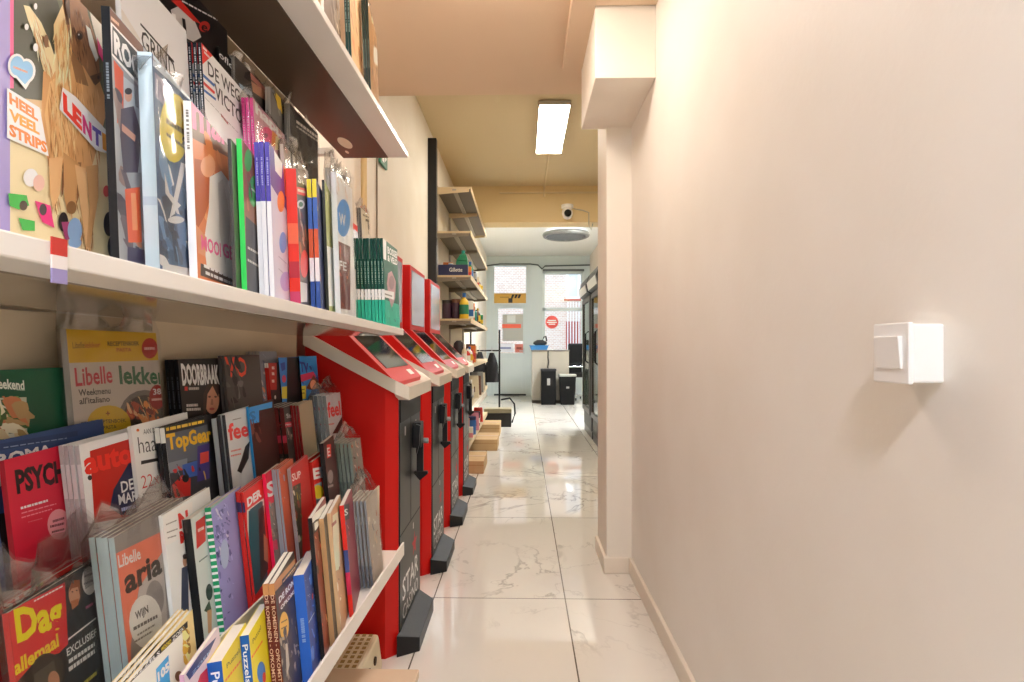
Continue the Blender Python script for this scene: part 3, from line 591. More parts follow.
# signs on door and window
g = thing('door_sign', 'gold sign board with black marks in the pane over the door', 'sign', ((tx0+tx1)/2, Y+.045, tz0+.1))
s0, s1 = P(494, 304), P(526, 293)
part(MB().box(tx0, Y+.035, tz0+.005, tx1, Y+.055, s1.z), 'board', mat('gold_board', '#c79a3c', .4), g)
o = MB(); zc_ = (tz0+s1.z)/2; cx_ = (tx0+tx1)/2
for k in range(3): o.prism([(cx_+.02+.08*k, Y+.0345, zc_+.0), (cx_+.07+.08*k, Y+.0345, zc_+.0), (cx_+.07+.08*k, Y+.0345, zc_+.0), (cx_+.02+.08*k, Y+.0345, zc_)], [(cx_+.05+.08*k, Y+.034, zc_+.09), (cx_+.11+.08*k, Y+.034, zc_+.09), (cx_+.11+.08*k, Y+.034, zc_+.09), (cx_+.05+.08*k, Y+.034, zc_+.09)])
o.box(cx_-.04, Y+.033, zc_-.11, cx_+.06, Y+.0348, zc_-.0).box(cx_-.24, Y+.0335, zc_+.02, cx_-.02, Y+.0348, zc_+.032)
part(o, 'marks', mat('sign_black', '#1b1a17', .5), g)
rs = thing('round_sticker', 'round red sticker on the lower pane of the shop window', 'sticker', (P(552, 322).x, Y+.055, P(552, 322).z))
R_ = .155; c_ = rs.location.copy()
o = MB().tube([(c_.x, Y+.058, c_.z), (c_.x, Y+.050, c_.z)], R_, 32); part(o, 'disc', mat('sticker_red', '#f0564a', .5), rs)
o = MB()
for k, (w_, zz_) in enumerate(((.2, .04), (.24, -.005), (.16, -.05))): o.box(c_.x-w_/2, Y+.048, c_.z+zz_-.012, c_.x+w_/2, Y+.0499, c_.z+zz_+.012)
part(o, 'lettering_lines', mat('white_paint'), rs)
def poster(name, lab, a, b, base, items):  # washed-out daylight look is put into the poster colours
    p0_, p1_ = P(*a), P(*b); t = thing(name, lab, 'poster', ((p0_.x+p1_.x)/2, Y+.06, (p0_.z+p1_.z)/2), group='posters on the shop door')
    part(MB().box(p0_.x, Y+.060, p1_.z, p1_.x, Y+.066, p0_.z), 'sheet', mat(*base), t)
    for n_, c0, c1, m_ in items:
        q0, q1 = P(*c0), P(*c1); part(MB().box(q0.x, Y+.056, q1.z, q1.x, Y+.0599, q0.z), n_, mat(*m_), t)
poster('door_poster', 'grey poster with red band in the shop door glass', (502.5, 314), (523, 341), ('poster_grey', '#b5b5ac', .5), [('red_band', (502, 324), (521, 328), ('band_red', '#f0664a', .5)), ('emblem', (507, 315), (515.5, 322.5), ('emblem_white', '#d8dcd8', .5))])
poster('door_poster', 'white notice at the bottom of the shop door glass', (498, 343.5), (514, 352.5), ('poster_white', '#e8ecf4', .5), [('text_block', (500, 347), (511, 349), ('notice_blue', '#8f9ac0', .5))])
poster('door_poster', 'small red notice at the lower right of the shop door glass', (515, 344), (523, 352.5), ('poster_red', '#c8705e', .5), [('text_block', (516.5, 347), (521.5, 349), ('notice_dark', '#8a3d30', .5))])
# ------------------------------------------------------------------ magazine rack
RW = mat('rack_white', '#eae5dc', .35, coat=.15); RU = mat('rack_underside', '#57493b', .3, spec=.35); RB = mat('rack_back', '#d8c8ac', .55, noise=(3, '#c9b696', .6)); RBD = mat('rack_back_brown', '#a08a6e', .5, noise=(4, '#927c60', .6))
rk = thing('magazine_rack', 'long white magazine rack with two shelves and stepped tiers along the left wall', 'rack', (-.62, .7, 0))
Y0, Y1 = -.45, 1.93
zm = lambda y: 1.2446-.0195*y
za = lambda y: .528-.0318*y
us = part(MB().box(-.655, Y0, 1.835, -.42, 2.0, 1.853), 'upper_shelf', RW, rk, .002)
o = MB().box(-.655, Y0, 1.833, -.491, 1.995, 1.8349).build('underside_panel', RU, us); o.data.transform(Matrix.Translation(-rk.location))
for (px, py, r) in ((345, 143, 6), (347, 152, 1.6)):
    p_ = ray(px, py); p_ = CAM+p_*((1.833-H)/p_.z); rr = r/550*p_.y
    o = MB().lathe([(rr, 1.8322), (rr, 1.8331)], p_.x, p_.y, 24, sy=2.5).build('hole_disc', mat('hole_cream', '#f0e6d2', .5), us); o.data.transform(Matrix.Translation(-rk.location))  # pale discs stand for light showing through holes in the shelf
def slab(x0, x1, ya, yb, zf, t, h0=0): return MB().prism([(x0, ya, zf(ya)+h0-t), (x1, ya, zf(ya)+h0-t), (x1, yb, zf(yb)+h0-t), (x0, yb, zf(yb)+h0-t)], [(x0, ya, zf(ya)+h0), (x1, ya, zf(ya)+h0), (x1, yb, zf(yb)+h0), (x0, yb, zf(yb)+h0)])
ms = part(slab(-.79, -.42, Y0, 1.928, zm, .022), 'middle_shelf', RW, rk, .002)
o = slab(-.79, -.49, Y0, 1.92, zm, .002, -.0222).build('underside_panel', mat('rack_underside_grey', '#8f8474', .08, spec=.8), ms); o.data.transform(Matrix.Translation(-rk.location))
part(MB().box(-.60, Y0, 1.225, -.5435, 1.92, 1.395), 'riser_step', RW, rk); part(MB().box(-.6555, Y0, 1.225, -.6065, 1.55, 1.53), 'riser_step', RW, rk)
part(MB().box(-.685, Y0, 1.225, -.656, 1.56, 1.833), 'upper_back_panel', RBD, rk)
part(MB().box(-.82, Y0, 0, -.805, 1.94, 1.20), 'lower_back_panel', RB, rk)
part(slab(-.50, -.4185, Y0, 1.90, za, .014, -.03), 'tier_ledge', RW, rk)
part(slab(-.418, -.412, Y0, 1.90, za, .045), 'front_lip', RW, rk, .001)
for (x0, x1, z_, zl) in ((-.625, -.501, .58, .66), (-.73, -.6305, .72, .72), (-.804, -.7365, .86, .86)):
    part(MB().box(x0, Y0, z_-.02, x1, 1.91, z_), 'tier_ledge', RW, rk)
    if zl > z_: part(MB().box(x1-.004, Y0, z_-.10, x1, 1.91, zl), 'tier_lip', mat('rack_cream', '#e3d9bd', .45), rk)
for yy in (-.40, .75, 1.88):
    part(MB().box(-.86, yy, 0, -.822, yy+.035, 1.86), 'upright', RW, rk)
    part(MB().box(-.822, yy+.005, 1.81, -.66, yy+.03, 1.832), 'bracket', RW, rk)
    part(MB().box(-.804, yy+.005, .40, -.5, yy+.03, .44), 'bracket', RW, rk)
part(MB().box(-.80, Y0, .172, -.305, 1.61, .197), 'base_shelf', mat('base_board', '#d9bfa2', .25), rk, .003)
p_ = aty(416, 676, 1.79)
# price strip clipped to the shelf edge
t = thing('price_strip', 'small red, white and purple strip hanging over the middle shelf edge', 'label strip', (-.418, .5, zm(.5)))
b = [atx(51.5, 245, -.4185), atx(67, 249, -.4185)]
ya, yb = b[0].y, b[1].y; zt_ = zm(ya)+.004
part(MB().box(-.4195, ya, zt_-.016, -.4180, yb, zt_), 'red_section', mat('strip_red', '#c8322b', .4), t)
part(MB().box(-.4195, ya, zt_-.028, -.4180, yb, zt_-.016), 'white_section', mat('strip_white', '#eee5e0', .4), t)
part(MB().box(-.4195, ya, zt_-.041, -.4180, yb, zt_-.028), 'purple_section', mat('strip_purple', '#9a8fc0', .4), t)
# ------------------------------------------------------------------ magazines
ZO = dict(A=(0, 0, 2.4333), B=(180, 60, 2.4375), C=(0, 310, 2.73), D=(140, 330, 2.965), E=(0, 500, 3.745), F=(180, 480, 3.377), G=(90, 0, 6.2), H=(240, 90, 5.683), I=(340, 190, 4.264), J=(0, 230, 3.103), K=(0, 340, 5.683), L=(0, 440, 5.683), M=(100, 560, 5.5875), N=(200, 420, 4.87), O=(300, 370, 5.25), P=(240, 340, 6.82), Q=(180, 540, 4.8), R=(0, 560, 5.59), S=(260, 0, 6.2), T=(280, 280, 6.82), U=(270, 100, 5.683), V=(200, 30, 5.683), X=(180, 0, 3.408), _=(0, 0, 1))
PAPER = mat('printed_paper', '#ffffff', .34, attr=True, spec=.35); PAGES = mat('page_edges', '#d9d4c8', .7)
ROWS = dict(   # foot x at the front, lean, yaw, tier height at y
    T=(-.435, 2, 8, lambda y: 1.8535), M1=(-.446, 2, 13, lambda y: zm(y)+.0005), M2=(-.555, 3, 6, lambda y: 1.3955), M3=(-.612, .6, 6, lambda y: 1.5305),
    A=(-.430, 5, 11, lambda y: za(y)-.0295), B=(-.530, 6, 9, lambda y: .5805), C=(-.632, 6, 9, lambda y: .7205), D=(-.738, 5, 2, lambda y: .8605))
ORD = ['', 'first', 'second', 'third', 'fourth', 'fifth', 'sixth', 'seventh', 'eighth', 'ninth', 'tenth']
def zz(Z, x, y): a = ZO[Z]; return a[0]+x/a[2], a[1]+y/a[2]
GROUPS = dict(T='magazines on the top shelf', M1='magazines in the front row of the middle shelf', M2='magazines in the raised row of the middle shelf', M3='magazines in the rear row of the middle shelf', A='books and magazines on the lowest tier', B='magazines on the second tier', C='magazines on the third tier', D='magazines on the rear tier')
def ink(h): return tuple(min(.90, c*1.32) for c in hexc(h))
class Art:
    def __init__(s, M, w, h): s.M = M; s.Mi = M.inverted(); s.w = w; s.h = h; s.Z = '_'; s.mb = MB(); s.k = 0
    def uv(s, x, y):
        px, py = zz(s.Z, x, y); d = s.Mi.to_3x3() @ ray(px, py); o = s.Mi @ CAM
        q = o+d*(-o.x/d.x); return (q.y, q.z)
    def add(s, polys, col):
        s.k += 1; e = .00012+.000003*s.k; c = ink(col)
        for p in polys:
            q = clip(p, s.w, s.h)
            if len(q) < 3: continue
            a = sum(q[i-1][0]*q[i][1]-q[i][0]*q[i-1][1] for i in range(len(q)))
            if a < 0: q = q[::-1]
            s.mb.face([(e, y, z) for y, z in q], c)
    def run(s, ops):
        for o in ops:
            k = o[0]
            if k == 'Z': s.Z = o[1]
            elif k == 'p': s.add([[s.uv(*q) for q in o[2]]], o[1])
            elif k == 'e': s.add([[s.uv(o[2]+o[4]*math.cos(a), o[3]+o[5]*math.sin(a)) for a in [2*math.pi*i/20 for i in range(20)]]], o[1])
            elif k == 'x': s.add([[(o[2]*s.w, o[3]*s.h), (o[4]*s.w, o[3]*s.h), (o[4]*s.w, o[5]*s.h), (o[2]*s.w, o[5]*s.h)]], o[1])
            elif k == 't':
                a, b = s.uv(o[3], o[4]), s.uv(o[5], o[6]); c = s.uv(o[3], o[4]-o[7]); hh = c[1]-a[1]
                vs, fs = textmesh(o[2], o[8] if len(o) > 8 else .02)
                P_ = [(a[0]+(b[0]-a[0])*x, a[1]+(b[1]-a[1])*x+hh*y) for x, y in vs]
                s.add([[P_[i] for i in f] for f in fs], o[1])
            elif k == 'l':
                a, b = s.uv(o[2], o[3]), s.uv(o[4], o[5]); hh = abs(s.uv(o[2], o[3]-o[6])[1]-a[1]); r = random.Random(str(o)); polys = []; t = 0
                while t < 1:
                    g = r.uniform(.06, .16); t1 = min(1, t+g)
                    p = [(a[0]+(b[0]-a[0])*q, a[1]+(b[1]-a[1])*q) for q in (t, t1)]
                    polys.append([p[0], p[1], (p[1][0], p[1][1]+hh), (p[0][0], p[0][1]+hh)]); t = t1+.025
                s.add(polys, o[1])
            elif k == 'f':                               # short fur strokes following a direction inside a quad
                _, seed, n, pal, q, ln, wd, ang = o; r = random.Random(seed); Q = [s.uv(*p) for p in q]; B = {}
                for i in range(n):
                    a, b = r.random(), r.random(); an = ang+r.uniform(-.3, .3); L_ = ln*r.uniform(.5, 1.2)
                    cx = (Q[0][0]*(1-a)+Q[1][0]*a)*(1-b)+(Q[3][0]*(1-a)+Q[2][0]*a)*b; cy = (Q[0][1]*(1-a)+Q[1][1]*a)*(1-b)+(Q[3][1]*(1-a)+Q[2][1]*a)*b
                    dx, dy = math.sin(an)*L_, -math.cos(an)*L_; nx, ny = math.cos(an)*wd, math.sin(an)*wd
                    s.add([[(cx, cy), (cx+dx*.5-nx, cy+dy*.5-ny), (cx+dx, cy+dy), (cx+dx*.5+nx, cy+dy*.5+ny)]], r.choice(pal))
            elif k == 'n':
                _, seed, n, pal, q, sz = o; r = random.Random(seed); Q = [s.uv(*p) for p in q]
                for i in range(n):
                    a, b = r.random(), r.random()
                    cx = (Q[0][0]*(1-a)+Q[1][0]*a)*(1-b)+(Q[3][0]*(1-a)+Q[2][0]*a)*b; cy = (Q[0][1]*(1-a)+Q[1][1]*a)*(1-b)+(Q[3][1]*(1-a)+Q[2][1]*a)*b
                    rx, ry = sz*s.w*r.uniform(.3, 1), sz*s.w*r.uniform(.3, 1.3); ph = r.uniform(0, 3)
                    s.k -= 0
                    s.add([[(cx+rx*math.cos(t+ph)*(1+.25*math.sin(3*t+ph)), cy+ry*math.sin(t)*(1+.2*math.cos(2*t))) for t in [2*math.pi*j/12 for j in range(12)]]], r.choice(pal))
def sleeve_mesh(w, h, t, seed, up=.045, full=True):
    r = random.Random(seed); nu, nv = 16, 22; W = w+.014; Ht = h+up; mb = MB(); F = {}; Bk = {}
    ph = [r.uniform(0, 6) for _ in range(12)]
    for i in range(nu+1):
        for j in range(nv+1):
            u = i/nu; v = j/nv; z = .001+v*Ht; yy = -.006+u*W; over = max(0, z-h)/up if up else 0
            wr = .0007*(math.sin(19*u+7*v+ph[0])+math.sin(31*v-12*u+ph[1]))+.0006*r.uniform(-1, 1)
            big = over*(.006*math.sin(23*u+ph[2]+9*v)+.004*math.sin(51*u+ph[3])+.004*r.uniform(-1, 1))
            zt = z+over*(.012*math.sin(9*u+ph[4])+.01*math.sin(21*u+ph[5])+.006*r.uniform(-1, 1))
            mid = -t/2*over
            F[i, j] = (.0022+wr+big+mid, yy, zt); Bk[i, j] = (-t-.0016+wr*.5+big*.8-mid+(.002*over), yy, zt-.004*over)
    ids = {}
    vs = []
    def idx(d, k):
        key = (id(d), k)
        if key not in ids: ids[key] = len(vs); vs.append(d[k])
        return ids[key]
    fs = []
    for i in range(nu):
        for j in range(nv):
            fs.append((idx(F, (i, j)), idx(F, (i+1, j)), idx(F, (i+1, j+1)), idx(F, (i, j+1))))
            if j >= nv-6: fs.append((idx(Bk, (i, j)), idx(Bk, (i, j+1)), idx(Bk, (i+1, j+1)), idx(Bk, (i+1, j))))
    for j in range(nv):
        fs.append((idx(Bk, (0, j)), idx(F, (0, j)), idx(F, (0, j+1)), idx(Bk, (0, j+1))))
    return mb.mesh_part(vs, fs)
NMAG = 0
SPECS = {}
def pile(row, Z, ref, label, **kw):
    SPECS.setdefault(row, []).append(dict(row=row, Z=Z, ref=ref, label=label, **kw))
DMAX = dict(T=.01, M1=.02, M2=.012, M3=.02, A=.008, B=.022, C=.022, D=.014)
def layout(row):
    X0r, phir, thr, zf = ROWS[row]; done = []
    for d in SPECS[row]:
        d.setdefault('n', 1); d.setdefault('t', .005); d.setdefault('w', .21); d.setdefault('gap', .0008)
        X0 = d.get('foot') or X0r
        phi = math.radians(d.get('lean', phir)); th = math.radians(d.get('yaw', thr)); tp = math.tan(phi)
        px, py = zz(d['Z'], *d['ref']); r = ray(px, py)
        def solve(X):
            y = .8
            for _ in range(6):
                z0 = zf(y); s = (X-(H-z0)*tp)/(r.x+r.z*tp); p = CAM+r*s; y = p.y
            return p
        def need(X, tot):
            p = solve(X); m = -9
            for q in done:
                e = min(p.y+d['w']*math.cos(th), q['y']+q['w']*math.cos(q['th']))
                if e <= p.y: continue
                for y in (p.y, e): m = max(m, q['X']-(y-q['y'])*math.tan(q['th'])+tot/math.cos(th)+(y-p.y)*math.tan(th))
            return m
        extra = .0035 if d.get('bag') else .0006
        t, gap, X = d['t'], d['gap'], X0
        if not d.get('foot'):
            for step in range(24):
                tot = d['n']*(t+gap)+extra; X = X0
                for _ in range(5): X = max(X0, need(X, tot))
                if X <= X0+DMAX[row]: break
                if step % 2 == 0 and t > d['t']*.5: t *= .88; gap *= .8
                else:
                    p = solve(X)
                    for q in done:
                        if q['y']+q['w'] > p.y and q['w'] > .115: q['w'] = max(.115, q['w']*.93)
        p = solve(X); d.update(t=t, gap=gap, X=X, y=p.y, p=p, th=th, phi=phi); done.append(d)
        if X-X0 > DMAX[row]: print('DRIFT', row, round(X-X0, 3), d['label'])
def build_row(row):
    layout(row)
    for d in SPECS[row]: build_pile(**d)
def build_pile(row, Z, ref, label, n, t, w, gap, X, y, p, th, phi, h=None, cov='#cccccc', sp=None, sb=(), st=(), art=(), bag=False, cat='magazine', short=None, up=.045, yaw=None, lean=None, pages=None, foot=None):
    global NMAG
    zf = ROWS[row][3]
    z0 = zf(p.y)+t*math.sin(phi)+.0006
    lz = Vector((-math.sin(phi)*math.cos(th), -math.sin(phi)*math.sin(th), math.cos(phi)))
    L = (p.z-z0)/math.cos(phi)
    if h is None: h = L
    org = p-lz*L
    M = Matrix.Translation(org) @ Matrix.Rotation(th, 4, 'Z') @ Matrix.Rotation(-phi, 4, 'Y')
    A = Art(M, w, h); A.run(art)
    hc = ink(cov); sc = ink(sp or cov)
    k = .0004
    cv = A.mb
    cv.box(-k, 0, 0, 0, w, h, hc).box(-t, 0, 0, -t+k, w, h, hc).box(-t, -.0004, 0, 0, 0, h, sc)
    for (v0, v1, c) in sb: cv.face([(-t, -.00055, v0*h), (0, -.00055, v0*h), (0, -.00055, v1*h), (-t, -.00055, v1*h)], ink(c))
    for (s_, c, v0, v1) in st:
        if s_ == '~':
            q_ = random.Random(label); z_ = v1*h
            while z_ > v0*h+.006:
                l_ = q_.uniform(.0015, .0035); cv.face([(-t*.68, -.0007, z_-l_), (-t*.36, -.0007, z_-l_), (-t*.36, -.0007, z_), (-t*.68, -.0007, z_)], hexc(c)); z_ -= l_+q_.choice((.0008, .0008, .003))
            continue
        write_on(cv, s_, (-t*.80, -.0007, v1*h), (0, 0, -(v1-v0)*h), (t*.6, 0, 0), hexc(c), .015)
    pg = MB().box(-t+k, .0002, .0008, -k, w-.0015, h-.0012)
    cm = pm = None; g = GROUPS[row]
    for c_ in range(n):
        NMAG += 1
        if c_ == 0: lab = label
        else: lab = '%s, %s of %d from the left' % (short or label, ORD[n-c_], n)
        off = Matrix.Translation(Vector((-c_*(t+gap)/math.cos(th), random.uniform(-.002, .002) if c_ else 0, 0)))
        root = thing('book' if cat == 'book' else 'magazine', lab, cat, (off @ org.to_4d()).to_3d() if c_ else org, (0, 0, 0), g)
        root.rotation_euler = M.to_euler()
        if c_ == 0:
            o = cv.build('cover', PAPER, root); q = pg.build('page_block', pages or PAGES, root); cm, pm = o.data, q.data
            if bag: sleeve_mesh(w, h, n*(t+gap), label, up).build('plastic_sleeve', m_plastic(), root, smooth=2.5)
        else:
            for nm, me in (('cover', cm), ('page_block', pm)):
                o = bpy.data.objects.new(nm, me); C.objects.link(o); o.parent = root
    if not .17 < h < .36: print('HEIGHT', row, round(h, 3), label)
SK = '#c99a7c'
# ---- top shelf
pile('T', 'S', (395, 0), 'brown and white photo magazine leaning on the top shelf', t=.006, h=.29, w=.2, cov='#6b5a4c', sp='#d9d2c6', art=[('Z', 'S'), ('n', 3, 26, ['#8a7a6a', '#4a3d33', '#b7aa9a', '#5c4a3c', '#d8cdbd'], [(395, 0), (520, 0), (500, 200), (480, 200)], .12), ('p', '#e2dedb', [(470, -40), (530, -40), (520, 60), (490, 130)]), ('p', '#a9613f', [(500, 60), (528, 0), (520, 90), (505, 150)])])
pile('T', 'S', (560, 120), 'cream recipe magazine with dark green spine on the top shelf', n=2, t=.0065, h=.29, w=.2, cov='#c9a878', sp='#123a30', st=[('~', '#b8c9b8', .3, .6)], short='dark green spined magazine behind the cream recipe cover', art=[('Z', 'S'), ('n', 4, 24, ['#c98f5a', '#e0c49c', '#a86a3a', '#d9b68a'], [(565, 0), (622, 0), (622, 380), (565, 250)], .12)])
pile('T', 'S', (676, 200), 'gold recipe magazine with pale round badge at the top shelf end', n=3, t=.006, h=.285, w=.2, cov='#a87e48', sp='#12332c', st=[('~', '#9fb5a5', .3, .6)], short='dark green spined copy of the gold recipe magazine', bag=True, up=.02, art=[('Z', 'S'), ('e', '#cfd8b0', 705, 115, 14, 36), ('n', 5, 30, ['#8a5c34', '#c9a070', '#6b4426', '#d8c0a0', '#b23b2e'], [(690, 200), (750, 260), (745, 600), (690, 480)], .11), ('p', '#e5dccb', [(705, 280), (735, 320), (735, 420), (705, 380)])])
# ---- middle shelf, rear row
pile('M3', 'G', (205, -40), 'white magazine with thin black title at the rear left of the middle shelf', t=.006, h=.33, w=.23, cov='#e4e1dc', foot=-.648, yaw=0.5, art=[('Z', 'G'), ('t', '#3a3a3a', 'STIJL', 268, 8, 375, 95, 60, 0)])
pile('M3', 'G', (405, -60), 'black magazine with an orange and grey photo of men in suits', t=.006, h=.32, w=.24, cov='#1c1718', foot=-.641, yaw=0.5, art=[('Z', 'G'), ('p', '#b5612f', [(428, 80), (530, 140), (545, 260), (428, 190)]), ('p', '#b9b4b2', [(500, 60), (545, 40), (640, 110), (690, 230), (640, 260), (530, 200)]), ('p', '#231d1e', [(570, 110), (590, 120), (600, 210), (580, 200)]), ('p', '#d8d5d2', [(505, 80), (530, 90), (535, 150), (515, 140)]), ('p', '#c42a22', [(500, 0), (560, 0), (690, 150), (640, 130)]), ('e', '#a8261f', 710, 165, 34, 34), ('t', '#1c1718', 'e', 690, 190, 730, 200, 40), ('l', '#d8d5d2', 570, 10, 790, 128, 10)])
pile('M3', 'G', (800, 290), 'black magazine with white ring letters beside the shelf back', t=.005, w=.2, cov='#151414', foot=-.634, yaw=0.5, art=[('Z', 'G'), ('t', '#dcdad6', 'oflo', 800, 350, 890, 440, 40, .01)])
pile('M3', 'V', (197, 145), 'dark photo magazine with a pink hat, behind the white tricolour cover', n=2, t=.005, w=.2, cov='#4d4540', sp='#8f8a84', foot=-.628, yaw=0.5, short='grey spined magazine behind the pink hat cover', bag=True, up=.015, art=[('Z', 'V'), ('p', '#b5776b', [(285, 240), (370, 330), (365, 350), (290, 280)]), ('p', '#c08f72', [(290, 290), (375, 350), (370, 400), (300, 350)]), ('p', '#1f1a18', [(255, 240), (285, 235), (290, 300), (250, 270)]), ('p', '#9fb4c4', [(220, 300), (290, 350), (300, 372), (240, 360)])])
pile('M3', 'V', (400, 322), 'grey spined magazine in the rear row behind the pink spines', n=2, t=.006, w=.2, cov='#6f6b66', sp='#a19c94', foot=-.609, yaw=2, short='grey spined magazine behind the pink triple pile', art=[('Z', 'V'), ('n', 7, 12, ['#d9b53a', '#8a857d', '#3a3532'], [(430, 360), (480, 410), (470, 470), (430, 430)], .12)])
pile('M3', 'U', (112, 20), 'grey and black spined magazine with a pink roof picture on its cover', n=3, t=.004, w=.2, cov='#2a2826', sp='#7d7a76', foot=-.592, yaw=1, short='grey and black spined magazine beside the pink roof picture', bag=True, up=.012, art=[('Z', 'U'), ('p', '#b0665f', [(188, 75), (250, 125), (255, 155), (200, 115)]), ('l', '#c9c4bc', 150, 130, 270, 220, 16), ('l', '#b5b0a6', 150, 155, 280, 245, 10)])
# ---- middle shelf, raised row
pile('M2', 'A', (290, -60), 'tall white magazine with large outlined black title above the black-spined one', t=.007, h=.30, w=.22, cov='#e6e3dd', art=[('Z', 'G'), ('p', '#1d1d1d', [(312, 140), (520, 378), (520, 392), (312, 155)]), ('t', '#1d1d1d', 'GRIND', 322, 300, 530, 500, 120, .008), ('p', '#cfcac2', [(100, 0), (200, 60), (310, 240), (310, 300), (120, 60)])])
pile('M2', 'G', (690, 265), 'white magazine with black title and red, white and blue stripes', n=4, t=.0085, w=.21, cov='#e9e6e2', sp='#16222e', st=[('~', '#dfe3e6', .15, .97)], short='black spined copy of the tricolour stripe magazine', gap=.003, art=[('Z', 'G'), ('p', '#cf2a25', [(690, 260), (770, 335), (695, 400)]), ('l', '#f0e6e2', 708, 330, 742, 365, 14), ('l', '#f0e6e2', 700, 300, 725, 325, 14), ('t', '#2a2a2c', 'DE WEG', 733, 465, 930, 640, 85, .012), ('t', '#2a2a2c', 'VICTORIE', 775, 605, 1010, 850, 90, .012), ('p', '#2f5f9e', [(700, 455), (775, 525), (770, 540), (700, 475)]), ('p', '#c5322c', [(700, 500), (775, 570), (770, 585), (700, 520)]), ('p', '#2f5f9e', [(700, 545), (780, 610), (780, 625), (700, 562)]), ('Z', 'V'), ('l', '#a03a34', 120, 490, 160, 540, 14), ('p', '#555', [(25, 375), (225, 600), (225, 604), (25, 379)]) if 0 else ('l', '#6a6a6a', 28, 385, 220, 590, 3)])
pile('M2', 'V', (300, 385), 'pale pink magazine with white title and pink round badge', n=3, t=.0075, w=.2, cov='#c08e9c', sp='#e0408f', st=[('~', '#f0c0d8', .6, .85)], short='bright pink spined copy of the pale pink magazine', bag=True, up=.012, gap=.002, art=[('Z', 'V'), ('t', '#f2eeee', 'happ', 316, 490, 470, 640, 80, .045), ('e', '#e83f7c', 375, 605, 40, 55), ('e', '#8f2a54', 372, 600, 14, 14), ('p', '#e88a3a', [(410, 570), (440, 600), (440, 660), (405, 660)]), ('p', '#e3cf9a', [(430, 600), (455, 620), (450, 682), (425, 682)]), ('n', 9, 10, ['#caa9a5', '#e2cfd0', '#b9908c'], [(440, 520), (560, 620), (560, 680), (470, 640)], .1)])
pile('M2', 'U', (75, 250), 'bagged grey magazine with striped barcode corner behind the red magazine', n=1, t=.008, w=.2, cov='#b5a49c', sp='#c9c0b8', bag=True, up=.035, art=[('Z', 'U'), ('n', 10, 26, ['#c9a59a', '#8a6c62', '#d8c4bc', '#6d5b55', '#a8837a'], [(60, 150), (230, 300), (215, 400), (60, 300)], .13), ('p', '#d8d4cc', [(112, 262), (205, 340), (205, 400), (112, 380)]), ('l', '#3a3634', 120, 380, 130, 388, 100), ('l', '#3a3634', 145, 385, 158, 390, 90)])
pile('M2', 'U', (345, 385), 'bagged magazine with pink collage film top beside the pipe', n=2, t=.008, w=.2, cov='#b9a79c', sp='#dad6d0', foot=-.545, bag=True, up=.05, short='white spined magazine in the collage film pile', art=[('Z', 'U'), ('n', 12, 40, ['#c98f84', '#d8b5a8', '#8f6a60', '#e3d3c8', '#a8604f', '#8a8a7a'], [(330, 290), (430, 400), (435, 500), (330, 470)], .12), ('p', '#c9c5bd', [(365, 460), (430, 520), (430, 640), (365, 570)]), ('l', '#4a4744', 372, 560, 384, 566, 90), ('l', '#4a4744', 394, 580, 408, 586, 80)])
pile('M2', 'I', (88, 75), 'bagged cream magazine with black mast picture above the green pile', n=3, t=.004, w=.10, cov='#d8d0c0', sp='#5b5856', foot=-.548, yaw=0.5, short='dark grey spined copy above the green pile', bag=True, up=.02, art=[('Z', 'I'), ('t', '#2c2a28', 'T', 112, 185, 132, 188, 60), ('l', '#6d675c', 98, 110, 150, 135, 8), ('n', 13, 8, ['#b9a98e', '#7c8f6a', '#3b3935'], [(110, 150), (155, 165), (155, 195), (110, 190)], .1)])
